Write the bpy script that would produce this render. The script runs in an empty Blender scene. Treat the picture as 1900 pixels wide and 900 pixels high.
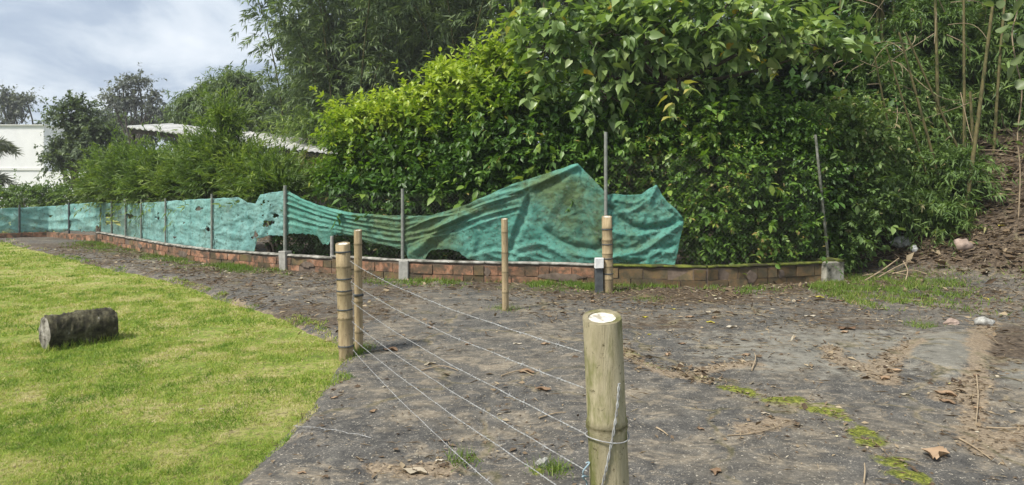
import bpy, math
import numpy as np
from mathutils import Vector
rng = np.random.default_rng(7)
R = math.radians
sc = bpy.context.scene
COL = sc.collection

# ------------------------------------------------------------------ camera
F = 1238.0; H = 1.58; HOR = 350.0          # focal length in photo pixels, eye height, horizon row
cam = bpy.data.cameras.new('camera'); camo = bpy.data.objects.new('camera', cam); COL.objects.link(camo)
camo.location = (0, 0, H); camo.rotation_euler = (R(90), 0, 0)
cam.sensor_width = 36; cam.lens = 36*F/1900; cam.shift_y = -(450-HOR)/1900; cam.clip_end = 2000; cam.clip_start = .05
sc.camera = camo

# ------------------------------------------------------------------ sky, sun, exposure
SUN_EL, SUN_AZ = 54.0, -128.0               # azimuth measured from +Y (view) towards +X
w = bpy.data.worlds.new('World'); sc.world = w; w.use_nodes = True
nt = w.node_tree; N = nt.nodes; L = nt.links; N.clear()
wo = N.new('ShaderNodeOutputWorld'); bg = N.new('ShaderNodeBackground'); L.new(bg.outputs[0], wo.inputs[0])
sky = N.new('ShaderNodeTexSky'); sky.sky_type = 'NISHITA'; sky.sun_disc = False
sky.sun_elevation = R(SUN_EL); sky.sun_rotation = R(SUN_AZ); sky.dust_density = 2.0
tc = N.new('ShaderNodeTexCoord'); sep = N.new('ShaderNodeSeparateXYZ'); L.new(tc.outputs['Generated'], sep.inputs[0])
def wm(op, a, b=None, c=None):
    m = N.new('ShaderNodeMath'); m.operation = op
    for i, x in enumerate((a, b, c)):
        if x is None: continue
        if isinstance(x, (int, float)): m.inputs[i].default_value = x
        else: L.new(x, m.inputs[i])
    return m.outputs[0]
zz = wm('MAXIMUM', sep.outputs['Z'], 0.0); den = wm('ADD', zz, 0.40)
cmb = N.new('ShaderNodeCombineXYZ'); L.new(wm('DIVIDE', sep.outputs['X'], den), cmb.inputs[0]); L.new(wm('DIVIDE', sep.outputs['Y'], den), cmb.inputs[1])
n1 = N.new('ShaderNodeTexNoise'); n1.inputs['Scale'].default_value = 2.6; n1.inputs['Detail'].default_value = 7; n1.inputs['Roughness'].default_value = .52; n1.inputs['Distortion'].default_value = .35
mp = N.new('ShaderNodeMapping'); mp.inputs['Location'].default_value = (3.1, 1.7, 0); L.new(cmb.outputs[0], mp.inputs[0]); L.new(mp.outputs[0], n1.inputs['Vector'])
cr = N.new('ShaderNodeValToRGB'); e = cr.color_ramp
e.elements[0].position = .36; e.elements[0].color = (2.9, 3.6, 4.7, 1)
e.elements[1].position = .66; e.elements[1].color = (7.2, 7.6, 8.1, 1)
x = e.elements.new(.45); x.color = (3.8, 4.5, 5.5, 1)
x = e.elements.new(.53); x.color = (5.6, 6.2, 6.9, 1)
L.new(n1.outputs['Fac'], cr.inputs[0])
mx = N.new('ShaderNodeMix'); mx.data_type = 'RGBA'; mx.inputs[0].default_value = .93
L.new(sky.outputs[0], mx.inputs[6]); L.new(cr.outputs[0], mx.inputs[7])
L.new(mx.outputs[2], bg.inputs[0]); bg.inputs[1].default_value = 0.066
sun = bpy.data.lights.new('sun', 'SUN'); suno = bpy.data.objects.new('sun', sun); COL.objects.link(suno)
sun.energy = 3.0; sun.angle = R(12); sun.color = (1, .95, .86)
az = R(SUN_AZ); el = R(SUN_EL)
sd = Vector((math.sin(az)*math.cos(el), math.cos(az)*math.cos(el), math.sin(el)))
suno.rotation_euler = sd.to_track_quat('Z', 'Y').to_euler(); suno.location = (-10, -5, 20)
sc.view_settings.view_transform = 'Standard'; sc.view_settings.look = 'None'; sc.view_settings.gamma = 1
sc.view_settings.use_curve_mapping = False; sc.view_settings.exposure = 1.08

# ------------------------------------------------------------------ helpers
def A(*a): return np.array(a, float)
def gp(x, y, z=0.0):
    """photo pixel on a level surface of height z -> point"""
    d = F*(H-z)/(y-HOR); return A((x-950)*d/F, d, z)
def at(x, y, d):
    """photo pixel at a known depth d -> point"""
    return A((x-950)*d/F, d, H-(y-HOR)*d/F)
def tag(o, label=None, cat=None, group=None, kind=None):
    if label: o['label'] = label
    if cat: o['category'] = cat
    if group: o['group'] = group
    if kind: o['kind'] = kind
    return o
def thing(name, loc, label, cat, group=None):
    o = bpy.data.objects.new(name, None); COL.objects.link(o); o.location = tuple(loc); o.empty_display_size = .2
    return tag(o, label, cat, group)
class MB:
    def __init__(s): s.V = []; s.F = []; s.n = 0; s.at = {}
    def add(s, V, Fc, **att):
        V = np.asarray(V, float); Fc = np.asarray(Fc, int)
        s.V.append(V); s.F.append(Fc + s.n)
        for k, v in att.items(): s.at.setdefault(k, []).append((s.n, np.broadcast_to(np.asarray(v, float), (len(V),))))
        s.n += len(V); return s
    def mesh(s, name, origin, smooth=True):
        V = np.concatenate(s.V) - np.asarray(origin, float)
        me = bpy.data.meshes.new(name); me.vertices.add(len(V)); me.vertices.foreach_set('co', V.astype(np.float32).ravel())
        loops = np.concatenate([f.ravel() for f in s.F]); sizes = np.concatenate([np.full(len(f), f.shape[1]) for f in s.F])
        starts = np.concatenate([[0], np.cumsum(sizes)[:-1]])
        me.loops.add(len(loops)); me.loops.foreach_set('vertex_index', loops.astype(np.int32))
        me.polygons.add(len(sizes)); me.polygons.foreach_set('loop_start', starts.astype(np.int32))
        me.polygons.foreach_set('use_smooth', np.full(len(sizes), smooth))
        for k, parts in s.at.items():
            a = np.zeros(len(V), np.float32)
            for o, v in parts: a[o:o+len(v)] = v
            me.attributes.new(k, 'FLOAT', 'POINT').data.foreach_set('value', a)
        me.update(calc_edges=True); return me
    def build(s, name, mat, parent=None, loc=None, smooth=True):
        org = parent_loc(parent) if parent is not None else (loc if loc is not None else (0, 0, 0))
        me = s.mesh(name, org, smooth); me.materials.append(mat)
        o = bpy.data.objects.new(name, me); COL.objects.link(o)
        if parent is not None: o.parent = parent
        else: o.location = tuple(org)
        return o
def parent_loc(p):
    l = np.array(p.location)
    while p.parent is not None: p = p.parent; l = l + np.array(p.location)
    return l
def share(src, name, loc, rot=(0, 0, 0), scale=(1, 1, 1), parent=None):
    o = bpy.data.objects.new(name, src.data); COL.objects.link(o); o.parent = parent
    o.location = tuple(np.asarray(loc) - (parent_loc(parent) if parent is not None else 0)); o.rotation_euler = rot; o.scale = scale
    return o
def norm(v): return v/np.maximum(np.linalg.norm(v, axis=-1, keepdims=True), 1e-9)
def tube(P, r, n=8, cap=True):
    P = np.asarray(P, float); m = len(P); r = np.broadcast_to(np.asarray(r, float), (m,))
    T = norm(np.gradient(P, axis=0)); up = A(0, 0, 1) if abs(T[0, 2]) < .9 else A(1, 0, 0)
    X = np.zeros_like(P); x = np.cross(up, T[0]); x /= np.linalg.norm(x)
    for i in range(m):
        x = x - T[i]*np.dot(x, T[i]); x /= np.linalg.norm(x); X[i] = x
    Y = np.cross(T, X); a = np.arange(n)*2*np.pi/n
    V = P[:, None] + r[:, None, None]*(np.cos(a)[None, :, None]*X[:, None] + np.sin(a)[None, :, None]*Y[:, None])
    V = V.reshape(-1, 3); i = np.arange(m-1)[:, None]*n; j = np.arange(n)[None]; k = (j+1) % n
    Fq = np.stack([i+j, i+k, i+n+k, i+n+j], -1).reshape(-1, 4)
    return V, Fq
def addtube(mb, P, r, n=8, **at_):
    V, Fq = tube(P, r, n); P = np.asarray(P, float); r = np.broadcast_to(np.asarray(r, float), (len(P),))
    mb.add(V, Fq, **at_)
    for e_, s in ((0, 1), (-1, 0)):                       # end caps
        ring = V[:n] if e_ == 0 else V[-n:]
        Vc = np.vstack([ring, P[e_][None]]); q = np.arange(n); q2 = (q+1) % n
        mb.add(Vc, np.stack([q2, q, np.full(n, n)] if s else [q, q2, np.full(n, n)], -1), **at_)
    return mb
def box(mb, c, size, ax=0.0, jit=0, **at_):
    sx, sy, sz = np.asarray(size)/2
    V = A([-sx, -sy, -sz], [sx, -sy, -sz], [sx, sy, -sz], [-sx, sy, -sz], [-sx, -sy, sz], [sx, -sy, sz], [sx, sy, sz], [-sx, sy, sz])
    if jit: V = V + rng.normal(0, jit, V.shape)
    c_, s_ = math.cos(ax), math.sin(ax); V = V @ A([c_, s_, 0], [-s_, c_, 0], [0, 0, 1]) + np.asarray(c)
    mb.add(V, [[0, 3, 2, 1], [4, 5, 6, 7], [0, 1, 5, 4], [1, 2, 6, 5], [2, 3, 7, 6], [3, 0, 4, 7]], **at_); return mb
def bevel(o, wd, seg=2):
    m = o.modifiers.new('bevel', 'BEVEL'); m.width = wd; m.segments = seg; m.limit_method = 'ANGLE'; return o
def noise2(x, y, seed=0, octv=3):
    """cheap smooth value noise in -1..1"""
    out = np.zeros(np.broadcast(x, y).shape); amp = 1; tot = 0
    for k in range(octv):
        r_ = np.random.default_rng(seed*31+k); tab = r_.uniform(-1, 1, (64, 64))
        fx = np.asarray(x, float)*2**k; fy = np.asarray(y, float)*2**k
        ix = np.floor(fx).astype(int); iy = np.floor(fy).astype(int); u = fx-ix; v = fy-iy
        u = u*u*(3-2*u); v = v*v*(3-2*v)
        g = lambda a, b: tab[(ix+a) % 64, (iy+b) % 64]
        out = out + amp*((g(0, 0)*(1-u)+g(1, 0)*u)*(1-v)+(g(0, 1)*(1-u)+g(1, 1)*u)*v); tot += amp; amp *= .5
    return out/tot
def dist_poly(X, Y, poly):
    """distance and signed side (positive = right of travel) to a polyline"""
    best = np.full(X.shape, 1e9); side = np.zeros(X.shape)
    for a, b in zip(poly[:-1], poly[1:]):
        d = b[:2]-a[:2]; l2 = d@d; t = np.clip(((X-a[0])*d[0]+(Y-a[1])*d[1])/l2, 0, 1)
        px = X-(a[0]+t*d[0]); py = Y-(a[1]+t*d[1]); ds = np.hypot(px, py); sgn = np.sign(d[1]*px-d[0]*py)
        m = ds < best; best = np.where(m, ds, best); side = np.where(m, sgn, side)
    return best, side
def smooth_poly(P, n=12):
    P = np.asarray(P, float); out = []
    for i in range(len(P)-1):
        p0 = P[max(i-1, 0)]; p1 = P[i]; p2 = P[i+1]; p3 = P[min(i+2, len(P)-1)]
        for t in np.arange(n)/n:
            out.append(.5*((2*p1)+(-p0+p2)*t+(2*p0-5*p1+4*p2-p3)*t*t+(-p0+3*p1-3*p2+p3)*t**3))
    out.append(P[-1]); return np.array(out)

# ------------------------------------------------------------------ materials
def newmat(name):
    m = bpy.data.materials.new(name); m.use_nodes = True; nt = m.node_tree; nt.nodes.clear()
    out = nt.nodes.new('ShaderNodeOutputMaterial'); bs = nt.nodes.new('ShaderNodeBsdfPrincipled'); nt.links.new(bs.outputs[0], out.inputs[0])
    return m, nt, bs, out
def ramp(nt, stops, inp):
    r = nt.nodes.new('ShaderNodeValToRGB'); el = r.color_ramp.elements
    while len(el) < len(stops): el.new(.5)
    for e_, (p, c) in zip(el, stops): e_.position = p; e_.color = (*c, 1)
    nt.links.new(inp, r.inputs[0]); return r.outputs[0]
def noise(nt, scale, detail=4, rough=.6, coord='Object', stretch=None, dist=0):
    t = nt.nodes.new('ShaderNodeTexCoord'); n = nt.nodes.new('ShaderNodeTexNoise'); v = t.outputs[coord]
    if stretch:
        mp = nt.nodes.new('ShaderNodeMapping'); mp.inputs['Scale'].default_value = stretch; nt.links.new(v, mp.inputs[0]); v = mp.outputs[0]
    nt.links.new(v, n.inputs['Vector']); n.inputs['Scale'].default_value = scale; n.inputs['Detail'].default_value = detail; n.inputs['Roughness'].default_value = rough; n.inputs['Distortion'].default_value = dist
    return n.outputs['Fac']
def attr(nt, name):
    a = nt.nodes.new('ShaderNodeAttribute'); a.attribute_name = name; return a.outputs['Fac']
def mth(nt, op, a, b=0.0, clamp=False):
    m = nt.nodes.new('ShaderNodeMath'); m.operation = op; m.use_clamp = clamp
    for i, x in enumerate((a, b)):
        if isinstance(x, (int, float)): m.inputs[i].default_value = x
        else: nt.links.new(x, m.inputs[i])
    return m.outputs[0]
def mixc(nt, fac, a, b, mode='MIX'):
    m = nt.nodes.new('ShaderNodeMix'); m.data_type = 'RGBA'; m.blend_type = mode
    for i, x in ((0, fac), (6, a), (7, b)):
        if isinstance(x, (int, float)): m.inputs[i].default_value = x
        elif isinstance(x, tuple): m.inputs[i].default_value = (*x, 1)
        else: nt.links.new(x, m.inputs[i])
    return m.outputs[2]
def bump(nt, bs, h, strength=.5, dist=.01):
    b = nt.nodes.new('ShaderNodeBump'); b.inputs['Strength'].default_value = strength; b.inputs['Distance'].default_value = dist
    nt.links.new(h, b.inputs['Height']); nt.links.new(b.outputs[0], bs.inputs['Normal'])
def sstep(nt, x, a, b):
    m = nt.nodes.new('ShaderNodeMapRange'); m.interpolation_type = 'SMOOTHSTEP'; nt.links.new(x, m.inputs[0])
    m.inputs[1].default_value = a; m.inputs[2].default_value = b; return m.outputs[0]
def leafmat(name, stops, rough=.45, trans=.32, spec=.4, tint=(1.25, 1.35, .5)):
    """leaf: per-leaf tone from the attribute rnd, glossy top, light shining through"""
    m, nt, bs, out = newmat(name); c = ramp(nt, stops, attr(nt, 'rnd'))
    nt.links.new(c, bs.inputs['Base Color']); bs.inputs['Roughness'].default_value = rough; bs.inputs['Specular IOR Level'].default_value = spec
    tr = nt.nodes.new('ShaderNodeBsdfTranslucent'); nt.links.new(mixc(nt, 1.0, c, tint, 'MULTIPLY'), tr.inputs[0])
    ms = nt.nodes.new('ShaderNodeMixShader'); ms.inputs[0].default_value = trans
    nt.links.new(bs.outputs[0], ms.inputs[1]); nt.links.new(tr.outputs[0], ms.inputs[2]); nt.links.new(ms.outputs[0], out.inputs[0]); return m
def plainmat(name, stops, scale=6, rough=.85, bumpd=.005, stretch=None, detail=5, spec=.3, coord='Object', rnd=0.0):
    m, nt, bs, out = newmat(name)
    if rnd and coord == 'Generated':
        gm = nt.nodes.new('ShaderNodeNewGeometry'); nz = nt.nodes.new('ShaderNodeTexNoise'); nt.links.new(gm.outputs['Position'], nz.inputs['Vector']); nz.inputs['Scale'].default_value = scale; nz.inputs['Detail'].default_value = detail; nz.inputs['Roughness'].default_value = .7; n = nz.outputs['Fac']; coord = 'Object'
    else: n = noise(nt, scale, detail, .62, coord, stretch)
    c = ramp(nt, stops, n)
    if rnd:
        oi = nt.nodes.new('ShaderNodeObjectInfo'); hs = nt.nodes.new('ShaderNodeHueSaturation'); nt.links.new(c, hs.inputs['Color'])
        nt.links.new(mth(nt, 'ADD', mth(nt, 'MULTIPLY', oi.outputs['Random'], rnd), 1-rnd/2), hs.inputs['Value']); c = hs.outputs[0]
        gm2 = nt.nodes.new('ShaderNodeNewGeometry'); nz2 = nt.nodes.new('ShaderNodeTexNoise'); nt.links.new(gm2.outputs['Position'], nz2.inputs['Vector']); nz2.inputs['Scale'].default_value = 2.2; nz2.inputs['Detail'].default_value = 7; nz2.inputs['Roughness'].default_value = .75
        c = mixc(nt, mth(nt, 'MULTIPLY', sstep(nt, nz2.outputs['Fac'], .45, .62), .65), c, (.085, .072, .046))
    nt.links.new(c, bs.inputs['Base Color']); bs.inputs['Roughness'].default_value = rough; bs.inputs['Specular IOR Level'].default_value = spec
    if bumpd: bump(nt, bs, noise(nt, scale*4, 5, .7, coord, stretch), .6, bumpd)
    return m
M = {}
M['bark'] = plainmat('bark', [(.3, (.05, .04, .03)), (.7, (.13, .11, .085))], 8, .9, .01, (1, 1, .2))
M['concrete'] = plainmat('concrete', [(.3, (.22, .21, .19)), (.55, (.34, .33, .30)), (.75, (.42, .41, .38))], 9, .9, .004)
M['capstone'] = plainmat('stained_mortar_cap', [(.36, (.07, .07, .055)), (.48, (.20, .19, .165)), (.62, (.38, .37, .33))], 6, .95, .006)
M['blockstone'] = plainmat('weathered_block', [(.36, (.055, .055, .035)), (.45, (.20, .19, .15)), (.6, (.38, .365, .31))], 5, .95, .01, detail=8)
M['mortar'] = plainmat('mortar', [(.3, (.08, .062, .048)), (.7, (.19, .145, .11))], 11, .95, .006)
M['metal'] = plainmat('galvanised_metal', [(.3, (.13, .14, .12)), (.7, (.26, .27, .24))], 14, .55, .001)
M['dark_metal'] = plainmat('dark_metal', [(.3, (.04, .045, .05)), (.7, (.10, .11, .11))], 14, .6, .001)
M['mossmetal'] = plainmat('mossy_metal', [(.35, (.06, .065, .045)), (.5, (.14, .145, .115)), (.65, (.24, .24, .21))], 12, .8, .002)
M['wire'] = plainmat('zinc_wire', [(.35, (.20, .19, .18)), (.65, (.42, .43, .43))], 30, .5, 0, spec=.6)
M['bluewire'] = plainmat('blue_grey_wire', [(.3, (.16, .25, .30)), (.7, (.36, .46, .52))], 60, .5, 0)
M['chain'] = plainmat('chain_link_wire', [(.3, (.07, .07, .055)), (.7, (.17, .165, .14))], 30, .6, 0)
M['white'] = plainmat('white_render', [(.3, (.70, .70, .71)), (.7, (.80, .80, .80))], 1.2, .85, .002)
M['whitepaint'] = plainmat('white_paint', [(.3, (.6, .6, .58)), (.7, (.78, .78, .76))], 30, .6, .001)
M['roof'] = plainmat('roof_sheet', [(.3, (.50, .50, .49)), (.7, (.66, .65, .62))], 3, .6, .003, (1, 6, 1))
M['timber'] = plainmat('dark_timber', [(.3, (.035, .03, .025)), (.7, (.09, .075, .06))], 5, .85, .004)
M['dimwall'] = plainmat('shed_wall', [(.3, (.10, .09, .08)), (.7, (.19, .175, .155))], 3, .9, .004)
M['brick'] = plainmat('brick', [(.34, (.055, .045, .034)), (.45, (.14, .088, .058)), (.54, (.31, .155, .09)), (.62, (.38, .21, .13)), (.72, (.32, .265, .21))], 5, .95, .008, coord='Generated', rnd=.45)
M['mossbrick'] = plainmat('mossy_brick', [(.26, (.035, .034, .024)), (.45, (.10, .08, .045)), (.58, (.17, .11, .055)), (.72, (.10, .115, .035))], 5, .95, .008, coord='Generated', rnd=.8)
M['moss'] = plainmat('moss', [(.36, (.035, .03, .016)), (.47, (.06, .07, .016)), (.58, (.12, .14, .022)), (.72, (.18, .185, .04))], 7, .95, .01)

# bamboo: straw with olive stains running down the stem
def bamboomat(name, a, b, g, gl):
    m, nt, bs, out = newmat(name)
    base = ramp(nt, [(.3, a), (.7, b)], noise(nt, 9, 5, .65, 'Object', (6, 6, .7)))
    st = sstep(nt, noise(nt, 5, 5, .6, 'Object', (2.2, 2.2, .8)), gl, gl+.16)
    c = mixc(nt, st, base, g)
    c = mixc(nt, sstep(nt, noise(nt, 55, 3, .7), .60, .74), c, (.09, .075, .04))
    c = mixc(nt, mth(nt, 'MULTIPLY', attr(nt, 'node'), .8), c, (.10, .085, .045))
    nt.links.new(c, bs.inputs['Base Color']); bs.inputs['Roughness'].default_value = .85; bs.inputs['Specular IOR Level'].default_value = .15
    bump(nt, bs, noise(nt, 30, 6, .75, 'Object', (6, 6, .5)), .9, .006); return m
M['bamboo_near'] = bamboomat('weathered_bamboo_olive', (.30, .26, .165), (.50, .44, .30), (.17, .175, .062), .48)
M['bamboo'] = bamboomat('weathered_bamboo', (.27, .20, .115), (.44, .35, .21), (.13, .10, .055), .55)
M['culm'] = bamboomat('green_culm', (.075, .075, .028), (.15, .13, .05), (.045, .06, .02), .46)
M['stem'] = bamboomat('yellow_brown_stem', (.10, .09, .038), (.20, .17, .08), (.055, .065, .025), .48)
M['cut'] = plainmat('cut_bamboo', [(.36, (.30, .27, .21)), (.48, (.52, .50, .44)), (.62, (.66, .64, .59))], 40, .9, .003)

# netting: teal with olive grime (attribute stain), woven, lets some light through
def netmat(name, c0, c1, dirt, holes=.10):
    m, nt, bs, out = newmat(name)
    base = ramp(nt, [(.3, c0), (.7, c1)], noise(nt, 2.5, 4, .6))
    d = mth(nt, 'ADD', attr(nt, 'stain'), mth(nt, 'MULTIPLY', mth(nt, 'SUBTRACT', noise(nt, 3.2, 6, .74), .47), 2.9), True)
    c = mixc(nt, d, base, dirt)
    c = mixc(nt, mth(nt, 'MULTIPLY', sstep(nt, noise(nt, 17, 5, .75), .52, .66), .7), c, (.06, .085, .055))
    c = mixc(nt, mth(nt, 'MULTIPLY', sstep(nt, noise(nt, 9, 4, .7), .58, .70), .35), c, (.42, .45, .38))
    nt.links.new(c, bs.inputs['Base Color']); bs.inputs['Roughness'].default_value = .8; bs.inputs['Specular IOR Level'].default_value = .1
    bump(nt, bs, mth(nt, 'ADD', noise(nt, 20, 5, .7, 'Object', None, 1.2), mth(nt, 'MULTIPLY', noise(nt, 7, 3, .6, 'Object', (1, 1, 2.5), 2.0), 2.0)), .5, .012)
    tr = nt.nodes.new('ShaderNodeBsdfTranslucent'); nt.links.new(c, tr.inputs[0]); tp = nt.nodes.new('ShaderNodeBsdfTransparent')
    m1 = nt.nodes.new('ShaderNodeMixShader'); m1.inputs[0].default_value = .30; nt.links.new(bs.outputs[0], m1.inputs[1]); nt.links.new(tr.outputs[0], m1.inputs[2])
    m2 = nt.nodes.new('ShaderNodeMixShader'); nt.links.new(mth(nt, 'ADD', holes, mth(nt, 'MULTIPLY', sstep(nt, noise(nt, 2.1, 5, .7), .48, .64), .30)), m2.inputs[0]); nt.links.new(m1.outputs[0], m2.inputs[1]); nt.links.new(tp.outputs[0], m2.inputs[2])
    nt.links.new(m2.outputs[0], out.inputs[0]); return m
M['net'] = netmat('green_net', (.09, .32, .255), (.20, .46, .38), (.14, .215, .105))
M['netfar'] = netmat('teal_net', (.20, .43, .41), (.33, .56, .53), (.19, .28, .23))

# leaves
g = lambda *s: list(s)
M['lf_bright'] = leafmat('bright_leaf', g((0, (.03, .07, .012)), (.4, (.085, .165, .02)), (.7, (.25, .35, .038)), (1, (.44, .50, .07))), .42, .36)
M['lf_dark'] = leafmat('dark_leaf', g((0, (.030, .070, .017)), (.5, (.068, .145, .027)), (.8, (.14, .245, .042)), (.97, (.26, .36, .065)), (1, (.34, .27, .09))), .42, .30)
M['lf_broad'] = leafmat('broad_leaf', g((0, (.05, .095, .03)), (.45, (.12, .20, .06)), (.75, (.22, .31, .105)), (.94, (.34, .42, .17)), (1, (.46, .32, .04))), .36, .34, .55)
M['lf_plume'] = leafmat('bamboo_leaf', g((0, (.060, .095, .042)), (.5, (.115, .17, .068)), (1, (.21, .27, .105))), .5, .30)
M['lf_thick'] = leafmat('thicket_leaf', g((0, (.050, .088, .028)), (.5, (.11, .185, .05)), (.9, (.20, .285, .085)), (1, (.34, .30, .14))), .5, .32)
M['lf_feather'] = leafmat('feathery_leaf', g((0, (.050, .095, .024)), (.5, (.115, .185, .042)), (1, (.25, .32, .075))), .5, .34)
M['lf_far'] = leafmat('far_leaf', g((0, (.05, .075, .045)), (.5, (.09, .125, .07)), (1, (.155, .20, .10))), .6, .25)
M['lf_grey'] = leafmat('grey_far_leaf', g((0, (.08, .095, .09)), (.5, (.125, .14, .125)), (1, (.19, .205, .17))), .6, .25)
M['lf_yellow'] = leafmat('yellowing_leaf', g((0, (.07, .09, .03)), (.5, (.14, .16, .05)), (1, (.26, .25, .09))), .55, .32)
M['lf_round'] = leafmat('round_leaf', g((0, (.11, .16, .065)), (1, (.22, .28, .13))), .45, .4)
M['grass'] = leafmat('grass_blade', g((0, (.11, .20, .024)), (.3, (.22, .32, .04)), (.5, (.32, .39, .06)), (.68, (.43, .40, .14)), (1, (.60, .50, .32))), .55, .30, .25, (1.1, 1.15, .6))
M['verge'] = leafmat('verge_blade', g((0, (.07, .13, .022)), (.5, (.14, .22, .035)), (.85, (.22, .26, .06)), (1, (.34, .28, .13))), .55, .30, .25)
def litmat(name, stops): return leafmat(name, stops, .8, .12, .15, (1, .9, .7))
M['litter'] = litmat('leaf_litter', g((0, (.055, .038, .026)), (.35, (.12, .085, .055)), (.65, (.22, .165, .105)), (.88, (.36, .29, .19)), (.96, (.44, .40, .31)), (1, (.36, .33, .05))))
M['dry'] = litmat('dry_leaf', g((0, (.15, .095, .06)), (.6, (.26, .175, .11)), (1, (.38, .27, .175))))
M['ylw'] = litmat('yellow_leaf', g((0, (.36, .30, .04)), (1, (.46, .42, .08))))
M['pale'] = litmat('pale_leaf', g((0, (.34, .29, .21)), (1, (.54, .49, .40))))
M['twig'] = plainmat('twig', [(.3, (.20, .15, .095)), (.7, (.38, .30, .20))], 12, .9, .002)
M['rock'] = plainmat('stone', [(.3, (.20, .15, .12)), (.7, (.40, .31, .26))], 8, .92, .006)
M['palerock'] = plainmat('pale_rubble', [(.35, (.17, .165, .15)), (.5, (.33, .325, .30)), (.66, (.50, .495, .46))], 14, .9, .006)
M['log'] = plainmat('lichen_crust', [(.34, (.016, .014, .009)), (.47, (.042, .038, .022)), (.57, (.085, .078, .045)), (.64, (.13, .12, .085)), (.70, (.34, .33, .30))], 11, .95, .02, detail=10)
M['logend'] = plainmat('pale_end', [(.36, (.05, .045, .033)), (.47, (.20, .185, .155)), (.6, (.36, .34, .30))], 9, .92, .014)

# ------------------------------------------------------------------ leaves and sprays
KITE = (A([0, 0, 0], [.42, -.5, .06], [1, 0, -.05], [.42, .5, .06]), np.array([[0, 1, 2], [0, 2, 3]]))
LANCE = (A([0, 0, 0], [.3, -.5, .03], [1, 0, -.12], [.3, .5, .03]), np.array([[0, 1, 2], [0, 2, 3]]))
OVAL = (A([0, 0, 0], [.22, -.40, .05], [.6, -.46, .03], [1, 0, -.14], [.6, .46, .03], [.22, .40, .05], [.5, 0, -.02]),
        np.array([[0, 1, 6], [1, 2, 6], [2, 3, 6], [3, 4, 6], [4, 5, 6], [5, 0, 6]]))
HEART = (A([0, 0, 0], [-.10, -.28, .05], [.16, -.52, .08], [.50, -.42, .05], [1, 0, -.22], [.50, .42, .05], [.16, .52, .08], [-.10, .28, .05], [.45, 0, -.02]),
         np.array([[0, 1, 8], [1, 2, 8], [2, 3, 8], [3, 4, 8], [4, 5, 8], [5, 6, 8], [6, 7, 8], [7, 0, 8]]))
ROUND = (np.vstack([[[.5+.5*math.cos(a), .5*math.sin(a), .03*math.cos(2*a)] for a in np.arange(10)*2*np.pi/10], [[.5, 0, -.04]]]),
         np.array([[i, (i+1) % 10, 10] for i in range(10)]))
TRI = (A([0, -.5, 0], [0, .5, 0], [1, 0, .0]), np.array([[0, 1, 2]]))
def put_leaves(mb, tmpl, P, D, Nn, Ln, Wd, rnd):
    P = np.asarray(P); D = norm(D); Nn = norm(Nn - D*np.sum(Nn*D, -1, keepdims=True)); S = np.cross(Nn, D)
    T, Fc = tmpl; n = len(P); k = len(T); Ln = np.broadcast_to(Ln, (n,)); Wd = np.broadcast_to(Wd, (n,))
    V = P[:, None] + D[:, None]*(T[None, :, 0, None]*Ln[:, None, None]) + S[:, None]*(T[None, :, 1, None]*Wd[:, None, None]) + Nn[:, None]*(T[None, :, 2, None]*Ln[:, None, None])
    mb.add(V.reshape(-1, 3), (Fc[None] + (np.arange(n)*k)[:, None, None]).reshape(-1, Fc.shape[1]), rnd=np.repeat(np.clip(rnd, 0, 1), k))
    return mb
def rdir(n):
    return norm(rng.normal(size=(n, 3)))
UP = A(0, 0, 1)
def sprays(mb, tmpl, O, D, Ls, droop, nl, Ln, Wd, ang=55, tone=(.0, 1.0), tonev=None, hang=.3, flat=.35, keep=1.0):
    """shoots from O along D of length Ls that droop; nl leaves along each"""
    n = len(O); D = norm(D); Ls = np.broadcast_to(Ls, (n,)); droop = np.broadcast_to(droop, (n,))
    u = rng.uniform(.12, 1.02, (n, nl)); O_ = O[:, None]; D_ = D[:, None]
    P = O_ + D_*(Ls[:, None]*u)[..., None]; P[..., 2] -= (droop*Ls)[:, None]*u**2
    T = D_.repeat(nl, 1).copy(); T[..., 2] -= 2*droop[:, None]*u; T = norm(T)
    rv = norm(np.cross(T, rng.normal(size=T.shape))); a = R(ang)*rng.uniform(.6, 1.25, (n, nl))[..., None]
    d = T*np.cos(a) + rv*np.sin(a); d[..., 2] -= hang
    nn = UP + rng.normal(0, flat, T.shape)
    cl = rng.uniform(0, 1, (n, 1)) if tonev is None else np.asarray(tonev)[:, None]
    r_ = tone[0] + (tone[1]-tone[0])*np.clip(.62*cl + .38*rng.uniform(0, 1, (n, nl)) + .30*(u-.5), 0, 1)
    r_ = np.where(rng.uniform(0, 1, r_.shape) < .004, 1.0, r_); s = rng.uniform(.5, 1.3, n*nl); k = rng.uniform(0, 1, n*nl) < keep
    return put_leaves(mb, tmpl, P.reshape(-1, 3)[k], d.reshape(-1, 3)[k], nn.reshape(-1, 3)[k], (Ln*s)[k], (Wd*s)[k], r_.ravel()[k])
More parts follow.
